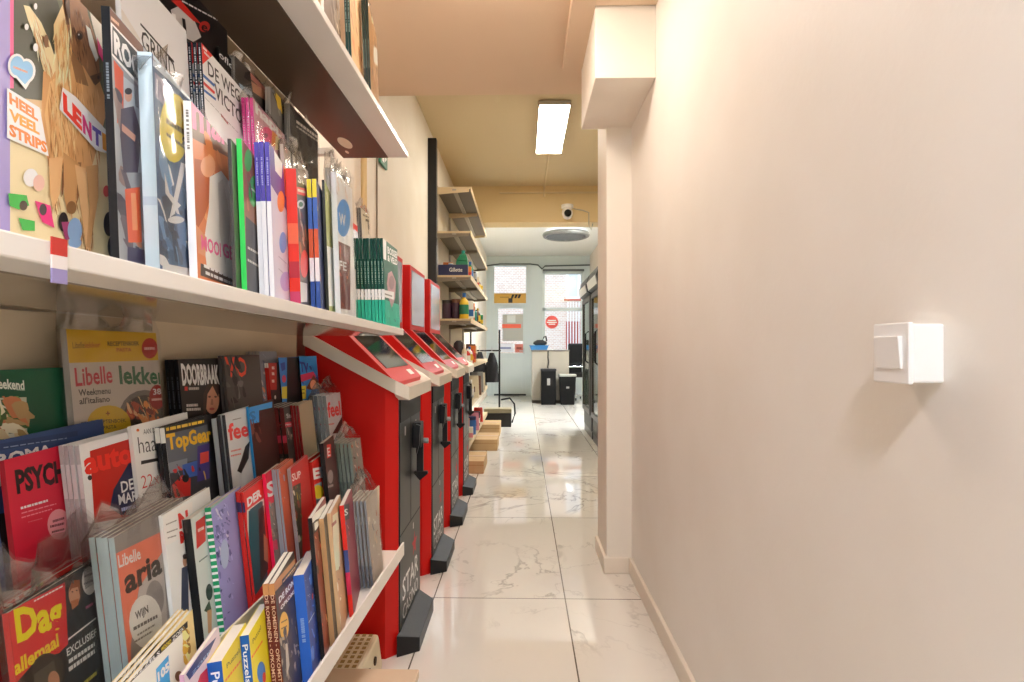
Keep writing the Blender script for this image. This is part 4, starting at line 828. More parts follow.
# ---- middle shelf, front row
EYE = '#1e1512'
pile('M1', '_', (-5, 100), 'children\'s magazine with a brown foal on its cover at the near end of the shelf', t=.005, h=.285, w=.21, cov='#c9ab80', sp='#9a8fc4', art=[('Z', 'A'), ('p', '#3f4032', [(20, -60), (300, -60), (300, 260), (240, 330), (150, 250), (20, 235)]), ('p', '#5a5f48', [(120, -60), (300, -60), (300, 200), (250, 330), (200, 200)]), ('p', '#d8d2c4', [(205, -30), (300, -30), (300, 210), (250, 150), (225, 60)]), ('p', '#e2c9a0', [(20, 235), (110, 270), (270, 380), (270, 640), (20, 600)]),
  ('p', '#9a8fc4', [(-30, -60), (24, -60), (24, 700), (-30, 700)]), ('p', '#d8598a', [(24, -60), (33, -60), (33, 215), (24, 215)]),
  ('p', '#c99a66', [(105, 175), (150, 120), (240, 190), (262, 260), (245, 330), (222, 410), (190, 430), (150, 402), (118, 405), (100, 280)]), ('p', '#d8b27c', [(120, 200), (160, 170), (180, 300), (160, 390), (125, 380), (108, 280)]),
  ('p', '#e6c89c', [(57, 12), (72, 16), (100, 55), (122, 105), (140, 160), (125, 190), (105, 170), (85, 95), (68, 50)]), ('p', '#8f6a45', [(100, 85), (115, 95), (120, 115), (108, 112)]),
  ('p', '#8f6544', [(148, -40), (200, -40), (215, 40), (238, 110), (243, 190), (228, 205), (205, 165), (180, 130), (160, 90)]), ('p', '#e0bf8e', [(130, 60), (152, 10), (165, 80), (172, 150), (158, 210), (135, 190)]), ('p', '#5a3b26', [(150, -40), (165, -40), (172, 60), (160, 60)]), ('p', '#8a6440', [(165, 110), (200, 160), (215, 210), (185, 200)]), ('f', 71, 150, ['#c79660', '#b5834e', '#d8b078', '#a87646', '#c08c56'], [(112, 185), (235, 190), (240, 370), (112, 380)], .022, .0013, .1), ('f', 75, 60, ['#e0bd8a', '#d4aa74'], [(125, 190), (175, 190), (185, 330), (130, 360)], .022, .0012, .0), ('f', 72, 60, ['#f0d9b0', '#d0a66e', '#b98d58', '#e6c692'], [(134, 50), (168, 20), (172, 190), (136, 190)], .026, .0013, -.15), ('f', 73, 70, ['#6a452b', '#8a6040', '#a87c56', '#5a3923', '#7a5336'], [(160, 10), (208, 20), (236, 165), (180, 140)], .016, .0012, .35), ('f', 74, 34, ['#c9a070', '#f2dcb8', '#b88c5c'], [(64, 28), (80, 30), (128, 165), (106, 165)], .018, .001, .3), ('f', 76, 50, ['#a87848', '#c99c68', '#966838'], [(118, 385), (232, 405), (220, 590), (205, 590)], .02, .0011, .05), ('f', 77, 20, ['#966838', '#ad7d4c'], [(118, 390), (150, 385), (140, 500), (124, 500)], .02, .001, 0), ('p', '#8a5f38', [(186, 395), (194, 395), (190, 470), (182, 500)]), ('p', '#7d5432', [(150, 395), (156, 395), (150, 470), (145, 480)]), ('p', '#5d3d26', [(215, 185), (243, 175), (243, 195), (228, 208)]), ('e', '#2a1a12', 236, 188, 3, 5), ('p', '#e6dccd', [(205, 60), (216, 70), (236, 140), (230, 150), (214, 110)]), ('e', '#7a5638', 108, 100, 6, 16), ('p', '#4a3020', [(150, -40), (163, -40), (168, 50), (158, 30)]), ('e', '#5a3a24', 190, 86, 9, 12), ('e', EYE, 190, 88, 6, 8), ('e', '#f0ece6', 188, 84, 1.6, 2.4), 
  ('p', '#d0a674', [(115, 385), (150, 380), (142, 470), (125, 510), (117, 470)]), ('p', '#b98d5c', [(150, 370), (190, 400), (184, 450), (180, 500), (160, 520), (152, 480)]), ('p', '#d0a878', [(178, 400), (205, 410), (213, 520), (215, 605), (205, 605), (192, 500)]), ('p', '#bd9262', [(205, 405), (235, 400), (236, 480), (222, 560), (215, 605), (206, 600), (214, 500)]), ('e', '#7d5b38', 170, 505, 12, 16),
  ('e', '#f0eee9', 36, 160, 22, 30), ('e', '#f0eee9', 60, 172, 22, 30), ('p', '#f0eee9', [(14, 165), (80, 180), (58, 218)]), ('e', '#7fb2d8', 37, 160, 17, 24), ('e', '#7fb2d8', 59, 172, 17, 24), ('p', '#7fb2d8', [(20, 166), (75, 182), (56, 206)]), ('l', '#d8906a', 28, 165, 62, 178, 5),
  ('p', '#f2ede2', [(12, 213), (92, 262), (114, 380), (12, 335)]), ('t', '#e87a2a', 'HEEL', 18, 250, 88, 295, 26, .05), ('t', '#e8922a', 'VEEL', 18, 290, 92, 328, 26, .05), ('t', '#e87a2a', 'STRIPS', 18, 328, 110, 372, 28, .05),
  ('p', '#f2ede2', [(148, 212), (180, 235), (272, 335), (272, 378), (230, 365), (140, 265)]), ('t', '#d83a2a', 'LE', 150, 268, 196, 318, 45, .06), ('t', '#c8317a', 'N', 198, 320, 220, 342, 42, .06), ('t', '#5a4fa0', 'T', 222, 345, 244, 360, 40, .06), ('t', '#e8922a', 'E', 246, 360, 268, 374, 38, .06),
  ('p', '#d8317a', [(232, 90), (250, 130), (252, 160), (236, 130)]), ('e', '#f0eee9', 82, 15, 4, 8), ('e', '#f0eee9', 60, 65, 5, 8), ('e', '#f0eee9', 82, 115, 6, 10),
  ('e', '#e8e2da', 70, 432, 18, 22), ('e', '#d8b0a0', 90, 445, 14, 20), ('p', '#3faa48', [(15, 470), (60, 475), (66, 500), (40, 510), (18, 500)]), ('p', '#3faa48', [(40, 530), (80, 538), (80, 562), (50, 560)]), ('e', '#4a3a34', 52, 500, 10, 12), ('p', '#d8317a', [(80, 488), (118, 500), (128, 555), (98, 540)]), ('e', '#3a2f33', 100, 510, 9, 14), ('e', '#241c1d', 150, 540, 12, 24), ('p', '#8f3a6a', [(145, 540), (165, 540), (170, 580), (155, 585)]), ('e', '#7d9cc0', 178, 560, 18, 30), ('e', '#7d9cc0', 178, 590, 16, 14), ('e', '#191718', 262, 545, 14, 30), ('e', '#191718', 272, 600, 14, 30), ('e', '#c04a4a', 255, 465, 8, 14), ('e', '#4a62a0', 268, 475, 8, 14)])
pile('M1', 'G', (122, 40), 'rock music magazine with black spine and boxed grey title', t=.0085, w=.21, cov='#8a8f95', sp='#15181b', st=[('~', '#7f8a92', .62, .78)], art=[('Z', 'G'), ('p', '#5d3322', [(120, 45), (330, 290), (330, 350), (120, 140)]), ('p', '#e6e4df', [(128, 135), (310, 330), (310, 545), (128, 335)]), ('p', '#2c373d', [(138, 158), (300, 335), (300, 510), (138, 330)]), ('t', '#e6e4df', 'ROC', 150, 325, 310, 495, 135, .045), ('l', '#c9a890', 130, 120, 180, 165, 20), ('Z', 'A'), ('p', '#c4502c', [(276, 145), (300, 175), (300, 290), (285, 300)]), ('p', '#a8b0b6', [(300, 185), (352, 230), (352, 420), (305, 420)]), ('n', 31, 16, ['#7d6a66', '#5a5058', '#b07c62', '#3f3a44', '#a8b0b6'], [(285, 210), (345, 260), (345, 640), (300, 610)], .09), ('e', '#b98a74', 312, 233, 9, 15), ('e', '#2a2022', 312, 222, 9, 8), ('p', '#453b4a', [(294, 265), (325, 258), (345, 330), (335, 420), (300, 420), (292, 330)]), ('p', '#b58672', [(296, 300), (330, 330), (328, 345), (296, 318)]), ('p', '#cf5a30', [(303, 460), (340, 455), (345, 590), (312, 590)]), ('p', '#e08a5a', [(318, 470), (330, 470), (335, 560), (322, 560)]), ('p', '#3f3854', [(310, 600), (360, 610), (360, 650), (310, 640)])])
pile('M1', 'G', (382, 325), 'thick pale blue bagged magazine with yellow oval on its cover', t=.0155, w=.2, cov='#33577f', sp='#bcd0da', bag=True, up=.004, sb=[(.3, .34, '#a9bfcc')], art=[('Z', 'A'), ('p', '#b9c6d2', [(372, 130), (470, 230), (470, 250), (372, 160)]), ('p', '#84809e', [(376, 175), (470, 270), (470, 330), (378, 235)]), ('t', '#5d5a7a', 'R', 384, 235, 400, 245, 40), ('e', '#e3c62c', 424, 312, 36, 84), ('l', '#3a3420', 405, 300, 450, 330, 14), ('t', '#3a3420', '8', 443, 360, 455, 368, 30, .02), ('l', '#4a4428', 405, 330, 445, 360, 8), ('n', 14, 34, ['#4a73a3', '#2b4a72', '#6d93bd', '#d9dfe2', '#3f648f', '#1e3556'], [(385, 400), (465, 420), (468, 640), (395, 640)], .10), ('p', '#e3e6e4', [(440, 395), (452, 400), (425, 520), (412, 530)]), ('p', '#e3e6e4', [(400, 420), (412, 470), (440, 500), (430, 510), (402, 470)]), ('e', '#e3e6e4', 428, 535, 20, 9), ('p', '#dfe4e4', [(395, 640), (470, 655), (470, 685), (395, 665)])])
pile('M1', 'B', (27, 100), 'orange and white magazine with pink title and a white-clothed figure', t=.010, w=.21, cov='#c9794a', sp='#e2dfda', st=[('~', '#8a8580', .72, .95)], art=[('Z', 'B'), ('p', '#6b4a3a', [(25, 105), (140, 200), (160, 260), (30, 190)]), ('t', '#f06a9c', 'mar', 30, 165, 120, 212, 62, .03), ('n', 15, 20, ['#d98a55', '#b5622f', '#e0a070', '#c47845'], [(30, 190), (150, 250), (150, 400), (35, 380)], .12), ('p', '#a8542a', [(35, 240), (80, 250), (85, 300), (60, 380), (38, 420)]), ('e', '#d8a07c', 68, 260, 18, 26), ('p', '#dddad2', [(72, 285), (100, 270), (152, 340), (165, 460), (165, 560), (66, 515), (58, 440), (70, 360)]), ('p', '#c5c2bc', [(92, 300), (104, 290), (125, 400), (110, 500), (96, 420)]), ('p', '#c98a66', [(38, 400), (62, 430), (62, 480), (44, 470)]), ('t', '#ef5f93', 'MOOI', 52, 462, 100, 480, 36, .03), ('t', '#ef5f93', 'GEDEK', 104, 478, 168, 505, 34, .03), ('p', '#4a3a34', [(50, 495), (150, 545), (150, 560), (50, 525)]), ('l', '#e2dfda', 58, 505, 140, 540, 8), ('l', '#e2dfda', 62, 522, 130, 550, 8), ('p', '#7fa8a0', [(140, 520), (165, 520), (165, 575), (140, 565)])])
pile('M1', 'B', (124, 192), 'thin dark charcoal magazine squeezed beside the green-spined one', t=.005, w=.2, cov='#4a4540', sp='#3b3a38')
pile('M1', 'B', (150, 192), 'brown magazine with bright green spine and green round badges', t=.008, w=.2, cov='#8a5534', sp='#35c455', art=[('Z', 'B'), ('e', '#4aa84a', 166, 245, 9, 28), ('e', '#3f9a48', 180, 320, 13, 38), ('l', '#cfe6c8', 172, 315, 190, 330, 5), ('p', '#2a2724', [(160, 380), (205, 420), (205, 580), (160, 570)]), ('l', '#c9c4b8', 165, 460, 200, 480, 6), ('l', '#c9c4b8', 165, 490, 200, 510, 6), ('n', 16, 10, ['#6d4226', '#a86a40', '#5a8a44'], [(160, 260), (195, 290), (195, 400), (160, 380)], .07)])
pile('M1', 'B', (217, 200), 'white and violet magazine with orange and blue blobs', n=3, t=.011, w=.2, cov='#c4c3d8', sp='#e3e6ec', sb=[(.62, 1, '#4a3f9a')], st=[('~', '#aaa6d8', .7, .9)], gap=.003, short='violet-topped white spine of the blob-print magazine', art=[('Z', 'B'), ('p', '#4a3590', [(213, 198), (300, 260), (300, 420), (262, 370), (213, 290)]), ('p', '#e6e2e2', [(228, 205), (250, 230), (248, 290), (232, 270)]), ('p', '#d86a3a', [(250, 240), (275, 265), (270, 350), (256, 330)]), ('e', '#e0783a', 246, 345, 9, 26), ('e', '#4a8ad0', 251, 445, 9, 26), ('l', '#9a98b4', 240, 480, 262, 500, 3), ('l', '#9a98b4', 240, 510, 262, 530, 3), ('e', '#a89ad0', 258, 540, 14, 24)])
pile('M1', 'H', (318, 448), 'glossy gossip magazine with rounded red spine and pink band', t=.020, w=.2, cov='#5d5a58', sp='#d0301f', sb=[(.45, .6, '#d8603f'), (.2, .32, '#a82a34'), (.0, .1, '#b03a5a')], art=[('Z', 'H'), ('t', '#f0eeea', 'Sto', 330, 525, 385, 545, 42, .03), ('p', '#d8486a', [(318, 548), (380, 562), (380, 605), (318, 590)]), ('l', '#f5d8e0', 328, 575, 370, 588, 14), ('e', '#d8dcd8', 345, 650, 22, 26), ('e', '#4a7a52', 345, 650, 12, 14), ('Z', 'B'), ('n', 17, 18, ['#b07c60', '#3a3634', '#c9b0a0', '#8a3a34'], [(290, 370), (308, 375), (310, 460), (290, 460)], .08), ('e', '#d84a4a', 303, 497, 10, 34), ('p', '#e3e0dc', [(292, 540), (310, 545), (310, 590), (292, 590)])])
pile('M1', 'B', (332, 290), 'blue-spined puzzle magazine with yellow top, second of the pair', n=2, t=.009, w=.18, cov='#37406a', sp='#3a5fa8', sb=[(.86, 1, '#e0c42a'), (.0, .22, '#2a4a8f'), (.4, .62, '#c8542f'), (.22, .4, '#e0e4ea')], short='blue, red and white spined puzzle magazine', gap=.003, art=[('Z', 'B'), ('n', 18, 8, ['#c8542f', '#e0c42a', '#8a3a6a'], [(332, 300), (345, 320), (345, 590), (332, 590)], .06)])
pile('M1', 'B', (352, 292), 'olive green magazine with dark spine beside the blue puzzle spines', t=.006, w=.18, cov='#8f9a4a', sp='#2b2c22', art=[('Z', 'B'), ('n', 19, 10, ['#6f7a34', '#b5b878', '#cfd0c0'], [(350, 300), (370, 320), (370, 580), (350, 580)], .08), ('p', '#d0d8d8', [(350, 450), (378, 460), (378, 600), (350, 600)])])
pile('M1', 'B', (380, 272), 'bagged white magazine with blue circle and roast meat photo', yaw=3, t=.013, w=.15, cov='#d6dade', sp='#e3e8ea', bag=True, up=.03, art=[('Z', 'B'), ('n', 20, 14, ['#c4b4a8', '#b09a8c', '#d8ccc4'], [(380, 275), (408, 290), (408, 350), (380, 330)], .08), ('e', '#3f8fd0', 398, 385, 17, 46), ('t', '#e8f0f4', 'W', 388, 400, 404, 406, 28), ('p', '#6b2f22', [(383, 440), (415, 455), (415, 610), (388, 605)]), ('n', 21, 20, ['#8a3f2c', '#4a2018', '#c06a44', '#b84a30'], [(386, 450), (412, 460), (412, 600), (388, 600)], .07), ('t', '#f0ece4', 'FE', 388, 510, 406, 515, 22)])
pile('M1', 'I', (182, 205), 'dark green cookery magazine with white title at the shelf end', yaw=0.5, n=9, t=.0095, w=.215, cov='#1d5a48', sp='#17483d', sb=[(.30, .42, '#e6e8e2'), (.0, .30, '#2aa489')], st=[('~', '#a9c9ba', .46, .74)], gap=.0018, short='dark green spined copy of the cookery magazine', art=[('Z', 'I'), ('x', '#2aa489', 0, 0, 1, .30), ('p', '#e6e8e2', [(183, 205), (197, 215), (197, 300), (183, 292)]), ('t', '#dfe6da', 'BOSSEN', 203, 270, 250, 296, 30, .035), ('t', '#dfe6da', '& VELD', 203, 302, 245, 322, 26, .035), ('p', '#b08a8f', [(205, 355), (220, 345), (238, 390), (235, 460), (220, 505), (206, 450), (200, 400)]), ('e', '#8f7478', 220, 395, 12, 30), ('p', '#ece9e0', [(183, 425), (230, 435), (230, 468), (183, 455)]), ('l', '#5d5a50', 188, 445, 222, 456, 6), ('n', 22, 10, ['#2f7a62', '#134a3a', '#3fae94'], [(185, 470), (250, 480), (250, 570), (185, 560)], .08)])
# ---- rear tier below the middle shelf
pile('D', 'K', (-40, 172), 'dark green magazine with white title and a plate of food, left of the yellow-topped one', n=1, t=.005, w=.27, cov='#0f4f35', sp='#0d452f', art=[('Z', 'K'), ('t', '#cfd8cc', 'Weekend', -70, 272, 140, 285, 60, .03), ('l', '#9fb5a4', 95, 286, 140, 288, 8), ('p', '#a9b09a', [(-60, 330), (150, 325), (155, 560), (-60, 575)]), ('e', '#c9c8b8', 40, 460, 115, 125), ('n', 23, 60, ['#6d8a4a', '#a88a5a', '#c9b890', '#3f5a2c', '#b5714a', '#d8d0b4'], [(-50, 365), (140, 360), (145, 545), (-50, 555)], .06)])
pile('D', 'C', (180, 52), 'bagged cookery magazine with yellow top band and pasta picture', t=.01, w=.235, cov='#b7ada2', sp='#8d8578', bag=True, up=.03, art=[('Z', 'J'), ('p', '#c69f1e', [(195, 290), (520, 300), (520, 403), (210, 413)]), ('t', '#5c3a1c', 'Libelle', 226, 368, 262, 366, 20, .0), ('t', '#a0302a', 'lekker', 264, 366, 312, 364, 18, .0), ('t', '#2f2a1c', 'RECEPTENBOEK', 334, 360, 432, 358, 14, .02), ('t', '#a03a24', 'PASTA', 362, 378, 408, 377, 12, .02), ('e', '#a8241f', 464, 367, 25, 32), ('l', '#e0b0a8', 448, 372, 480, 371, 8), ('p', '#b5aca2', [(210, 413), (520, 403), (530, 560), (225, 570)]), ('t', '#b02d3c', 'Libelle', 235, 486, 350, 474, 58, .018), ('t', '#1c5a3a', 'lekker', 372, 478, 512, 478, 58, .03), ('Z', 'C'), ('t', '#26221e', 'Weekmenu', 215, 235, 302, 228, 18, .02), ('t', '#26221e', "all'italiano", 217, 258, 300, 250, 18, .02), ('e', '#6b625c', 395, 290, 70, 72), ('e', '#3c322c', 395, 290, 58, 58), ('n', 24, 34, ['#c4652f', '#d98a4a', '#a8432a', '#e0b080', '#7c2d1c'], [(345, 250), (440, 245), (445, 300), (345, 300)], .055), ('e', '#93201f', 428, 238, 21, 34), ('t', '#efe6e0', '38', 418, 232, 440, 230, 17, .02), ('l', '#e0b8b0', 414, 248, 442, 246, 6), ('e', '#c4a422', 297, 312, 60, 52), ('t', '#3a3216', 'RECEPTENBOEK', 250, 312, 344, 306, 11, .02), ('t', '#3a3216', 'PASTA', 282, 326, 318, 323, 10, .02), ('t', '#8a4a1c', '+', 289, 288, 300, 288, 12, .03), ('l', '#3a3630', 220, 310, 236, 308, 4), ('l', '#3a3630', 222, 322, 238, 320, 4)])
pile('D', 'D', (112, 88), 'black magazine with large white capitals and a woman\'s face', n=3, t=.008, w=.2, cov='#201a1a', sp='#15171c', gap=.003, st=[('~', '#5a616b', .55, .85)], short='black spined copy of the woman\'s face magazine', art=[('Z', 'D'), ('t', '#dcdad6', 'DOORBRAAK', 126, 163, 236, 160, 65, .045), ('e', '#c08a6e', 213, 205, 22, 44), ('p', '#3c2a22', [(188, 190), (200, 160), (235, 160), (232, 200), (215, 165), (200, 190), (195, 250), (188, 250)]), ('e', '#5a3a2e', 206, 198, 4, 3), ('e', '#5a3a2e', 224, 198, 4, 3), ('p', '#a06a55', [(211, 205), (216, 205), (217, 222), (209, 222)]), ('e', '#a8504a', 213, 234, 8, 4), ('p', '#c8322b', [(132, 168), (141, 168), (141, 180), (132, 180)]), ('l', '#b5aaa4', 145, 178, 175, 177, 8), ('l', '#c9c4be', 138, 228, 172, 226, 8), ('l', '#c9c4be', 138, 240, 180, 238, 8)])
pile('D', 'D', (248, 76), 'grey fashion magazine with tall red letters in the rear tier', n=2, t=.007, w=.2, cov='#4a4644', sp='#4d4a48', gap=.003, short='dark spined copy of the red-letter fashion magazine', art=[('Z', 'D'), ('t', '#d8452e', 'VO', 255, 140, 318, 138, 62, .025), ('n', 25, 16, ['#5d5855', '#3a3634', '#6f6a66', '#2c2928'], [(255, 90), (315, 85), (315, 215), (255, 220)], .1)])
pile('D', 'D', (352, 64), 'pale photo magazine with grey layered spines left of the red-white booklets', n=4, t=.008, w=.19, cov='#7d8590', sp='#a8a29a', gap=.002, short='grey spined copy of the pale photo magazine', art=[('Z', 'D'), ('n', 26, 14, ['#9fa8b5', '#5d6a80', '#c4c0bc', '#4a5a7a', '#c98a6a'], [(350, 70), (372, 72), (375, 205), (350, 205)], .09)])
pile('D', 'P', (192, 157), 'red booklet with white foot and black cover edge in the rear tier', n=2, t=.010, w=.15, cov='#2a1d1c', sp='#b8281f', sb=[(.0, .32, '#d9d4ca'), (.94, 1, '#d9d4ca')], gap=.003, short='red and white spined copy of the black booklet', art=[('Z', 'P'), ('p', '#a8261f', [(192, 157), (250, 157), (250, 340), (192, 340)]), ('l', '#e0d0c8', 218, 200, 235, 200, 20), ('l', '#e0d0c8', 218, 240, 235, 240, 20), ('l', '#e0d0c8', 218, 290, 235, 290, 20), ('e', '#cfc8c0', 240, 390, 6, 14)])
pile('D', 'P', (262, 120), 'blue comic with black back edge, left of the two blue comics', t=.004, w=.2, cov='#2a7ac4', sp='#121418', yaw=2, art=[('Z', 'P'), ('p', '#1f3f9a', [(275, 160), (305, 150), (310, 200), (285, 215)]), ('e', '#c03a5a', 300, 265, 14, 26), ('p', '#c9b83a', [(285, 320), (320, 315), (320, 400), (285, 400)]), ('p', '#121418', [(320, 118), (520, 118), (520, 440), (320, 440)])])
pile('D', 'P', (402, 112), 'blue comic with red figure and yellow patch against the red kiosk', t=.004, w=.135, cov='#2c86cc', sp='#121418', yaw=-3, art=[('Z', 'P'), ('n', 27, 12, ['#1f4fa8', '#3f9ade', '#1f3f8f'], [(405, 130), (560, 220), (560, 300), (400, 280)], .08), ('t', '#2a2f8f', 'TV', 410, 215, 470, 225, 70, .04), ('p', '#c0365a', [(405, 240), (500, 215), (520, 250), (410, 290)]), ('p', '#cdbf3f', [(385, 320), (450, 310), (450, 400), (385, 410)]), ('l', '#4a451a', 392, 345, 440, 340, 8), ('l', '#4a451a', 392, 370, 440, 365, 8), ('p', '#6b4030', [(450, 330), (500, 240), (535, 280), (535, 330), (480, 340)]), ('e', '#d89a78', 500, 305, 22, 34), ('p', '#d8d4cc', [(560, 240), (598, 255), (595, 275), (560, 262)])])
# ---- third tier
pile('C', 'K', (-60, 585), 'navy blue magazine with white title half hidden by the red one', t=.006, w=.24, cov='#26406e', foot=-.648, art=[('Z', 'K'), ('p', '#1e355f', [(-60, 600), (440, 515), (440, 545), (-60, 640)]), ('l', '#7d8fb0', 20, 615, 380, 560, 6), ('t', '#d8dce0', 'ROMA', -20, 720, 300, 650, 70, .045), ('Z', 'L'), ('p', '#101418', [(-10, 420), (60, 410), (60, 700), (-10, 700)]), ('e', '#9aa8c0', 0, 210, 14, 55)])
pile('C', 'L', (22, 118), 'red magazine with tall black title and pale round badge', t=.006, w=.2, cov='#c01f38', sp='#8f1528', art=[('Z', 'L'), ('t', '#1f1416', 'PSYCHO', 97, 305, 440, 210, 140, .045), ('l', '#ead0d2', 118, 395, 272, 350, 14), ('l', '#d8808c', 122, 420, 320, 365, 7), ('l', '#d8808c', 122, 445, 295, 395, 7), ('l', '#c8606c', 160, 470, 240, 448, 6), ('e', '#d88f96', 335, 480, 66, 88), ('l', '#6d2a34', 300, 470, 365, 450, 14), ('l', '#6d2a34', 285, 500, 365, 480, 14), ('l', '#6d2a34', 295, 530, 365, 512, 12)])
pile('C', 'L', (448, 30), 'white car magazine with red title and red photo, rightmost of its pile', n=4, t=.006, w=.21, cov='#e3e0da', sp='#a8a2a4', sb=[(.72, .9, '#c4bec0')], gap=.003, short='grey spined copy of the red-titled car magazine', art=[('Z', 'C'), ('p', '#b51d12', [(245, 385), (360, 350), (372, 560), (258, 582)]), ('p', '#151a3f', [(310, 490), (350, 420), (375, 410), (375, 560), (330, 560), (300, 540)]), ('t', '#d8281a', 'auto', 232, 450, 362, 415, 58, .042), ('e', '#1b1b1b', 245, 458, 6, 7), ('t', '#dfe6ea', 'DE', 332, 500, 366, 488, 32, .02), ('t', '#dfe6ea', 'MARK', 325, 533, 392, 515, 30, .02), ('l', '#aab4d8', 332, 550, 370, 540, 10)])
pile('C', 'C', (358, 318), 'white craft magazine with thin script title and red 22x', t=.006, w=.21, cov='#e0dcd4', art=[('Z', 'C'), ('t', '#1d1d1d', 'AAN DE', 392, 340, 428, 333, 14, .0), ('t', '#1d1d1d', 'haak', 380, 392, 446, 380, 46, -.01), ('p', '#1d1d1d', [(385, 412), (440, 402), (440, 410), (385, 422)]), ('t', '#c02a34', '22x', 388, 488, 436, 474, 36, -.01), ('l', '#8a8680', 390, 505, 435, 496, 4), ('e', '#d8702a', 376, 328, 4, 4)])
pile('C', 'D', (72, 290), 'car magazine with bold yellow title and blue and red cars', n=2, t=.008, w=.21, cov='#23262c', sp='#d9d6d0', sb=[(.1, .35, '#151515'), (.5, .9, '#1b1c20')], gap=.002, short='black and white spined copy of the yellow-titled car magazine', art=[('Z', 'D'), ('l', '#d8b23a', 78, 300, 190, 275, 10), ('p', '#555b66', [(75, 310), (200, 280), (205, 380), (80, 400)]), ('t', '#e6a91c', 'TopGear', 84, 372, 214, 340, 66, .042), ('p', '#32353c', [(78, 400), (210, 380), (210, 500), (78, 510)]), ('p', '#7b828c', [(82, 395), (140, 380), (140, 410), (90, 425)]), ('p', '#b3231f', [(95, 460), (125, 430), (150, 440), (150, 490), (105, 500)]), ('p', '#2f58a8', [(125, 400), (175, 385), (178, 430), (130, 440)]), ('e', '#161719', 135, 440, 10, 12), ('p', '#3a2f7a', [(170, 345), (206, 335), (206, 440), (170, 450)]), ('p', '#c9402f', [(178, 365), (204, 358), (204, 390), (178, 398)]), ('n', 28, 12, ['#8a8f98', '#1b1d22', '#c9a23a', '#b5231f'], [(90, 410), (200, 390), (200, 480), (90, 490)], .05)])
pile('C', 'D', (226, 262), 'grey-spined magazine between the car magazine and the white feet cover', n=1, t=.010, w=.2, cov='#3a3436', sp='#a5adb0')
pile('C', 'D', (252, 252), 'pale blue-white magazine with thin red title and black stocking leg, unbagged', n=2, t=.0075, w=.2, cov='#c3c9cb', sp='#3a3d40', gap=.004, short='dark spined copy of the stocking leg magazine', art=[('Z', 'D'), ('l', '#6a6a6a', 275, 268, 300, 262, 3), ('t', '#d83a34', 'feel', 264, 328, 330, 312, 52, .03), ('l', '#c86a64', 270, 362, 300, 355, 5), ('l', '#c86a64', 270, 376, 300, 369, 5), ('p', '#241d1c', [(325, 330), (322, 380), (300, 425), (288, 418), (300, 385), (312, 345)])])
pile('C', 'P', (58, 455), 'dark brown magazine with bright blue masthead beside the red spines', t=.006, w=.2, cov='#3f2522', sp='#2a7fb8', art=[('Z', 'P'), ('p', '#2f92d8', [(62, 460), (220, 420), (220, 460), (130, 480), (130, 560), (62, 580)]), ('t', '#1f6fb0', 'S', 68, 560, 110, 545, 70, .03), ('n', 29, 14, ['#5a2f2a', '#2c1a18', '#7a4a40'], [(62, 580), (140, 560), (140, 682), (62, 682)], .1)])
pile('C', 'P', (296, 462), 'grey gossip magazine with white title letters and pink band', n=4, t=.011, w=.18, cov='#4a4744', sp='#5e1a16', sb=[(.62, .7, '#b8384a'), (.2, .45, '#7a5a4a'), (.45, .5, '#2a2624')], gap=.004, short='dark red spined copy of the pink-band gossip magazine', art=[('Z', 'P'), ('t', '#e6e2de', 'Sto', 318, 535, 362, 528, 34, .02), ('p', '#d8485f', [(296, 565), (355, 555), (355, 590), (296, 600)]), ('l', '#f0c0c8', 305, 585, 350, 578, 10), ('n', 30, 16, ['#8a7264', '#5a5550', '#c9b8a8', '#3a3634'], [(300, 610), (352, 600), (352, 682), (300, 682)], .08)])
pile('C', 'P', (400, 446), 'maroon thin magazine with cream edge, right of the gossip pile', n=3, t=.007, w=.17, cov='#8f8a72', sp='#7a1c1a', gap=.002, short='maroon spined copy of the thin cream-edged magazine')
pile('C', 'O', (135, 135), 'bagged pale magazine with red title at the end of the third tier', yaw=1, n=4, t=.0115, w=.15, cov='#c3cbd0', sp='#7c8488', gap=.003, bag=True, up=.045, short='grey spined bagged copy of the pale red-titled magazine', art=[('Z', 'O'), ('t', '#d8383a', 'feel', 148, 250, 215, 235, 82, .03), ('l', '#c86a6a', 150, 290, 180, 285, 8), ('p', '#2a2422', [(225, 235), (235, 260), (200, 330), (170, 335), (195, 290)]), ('p', '#a8302c', [(212, 130), (250, 120), (250, 330), (225, 330)])])
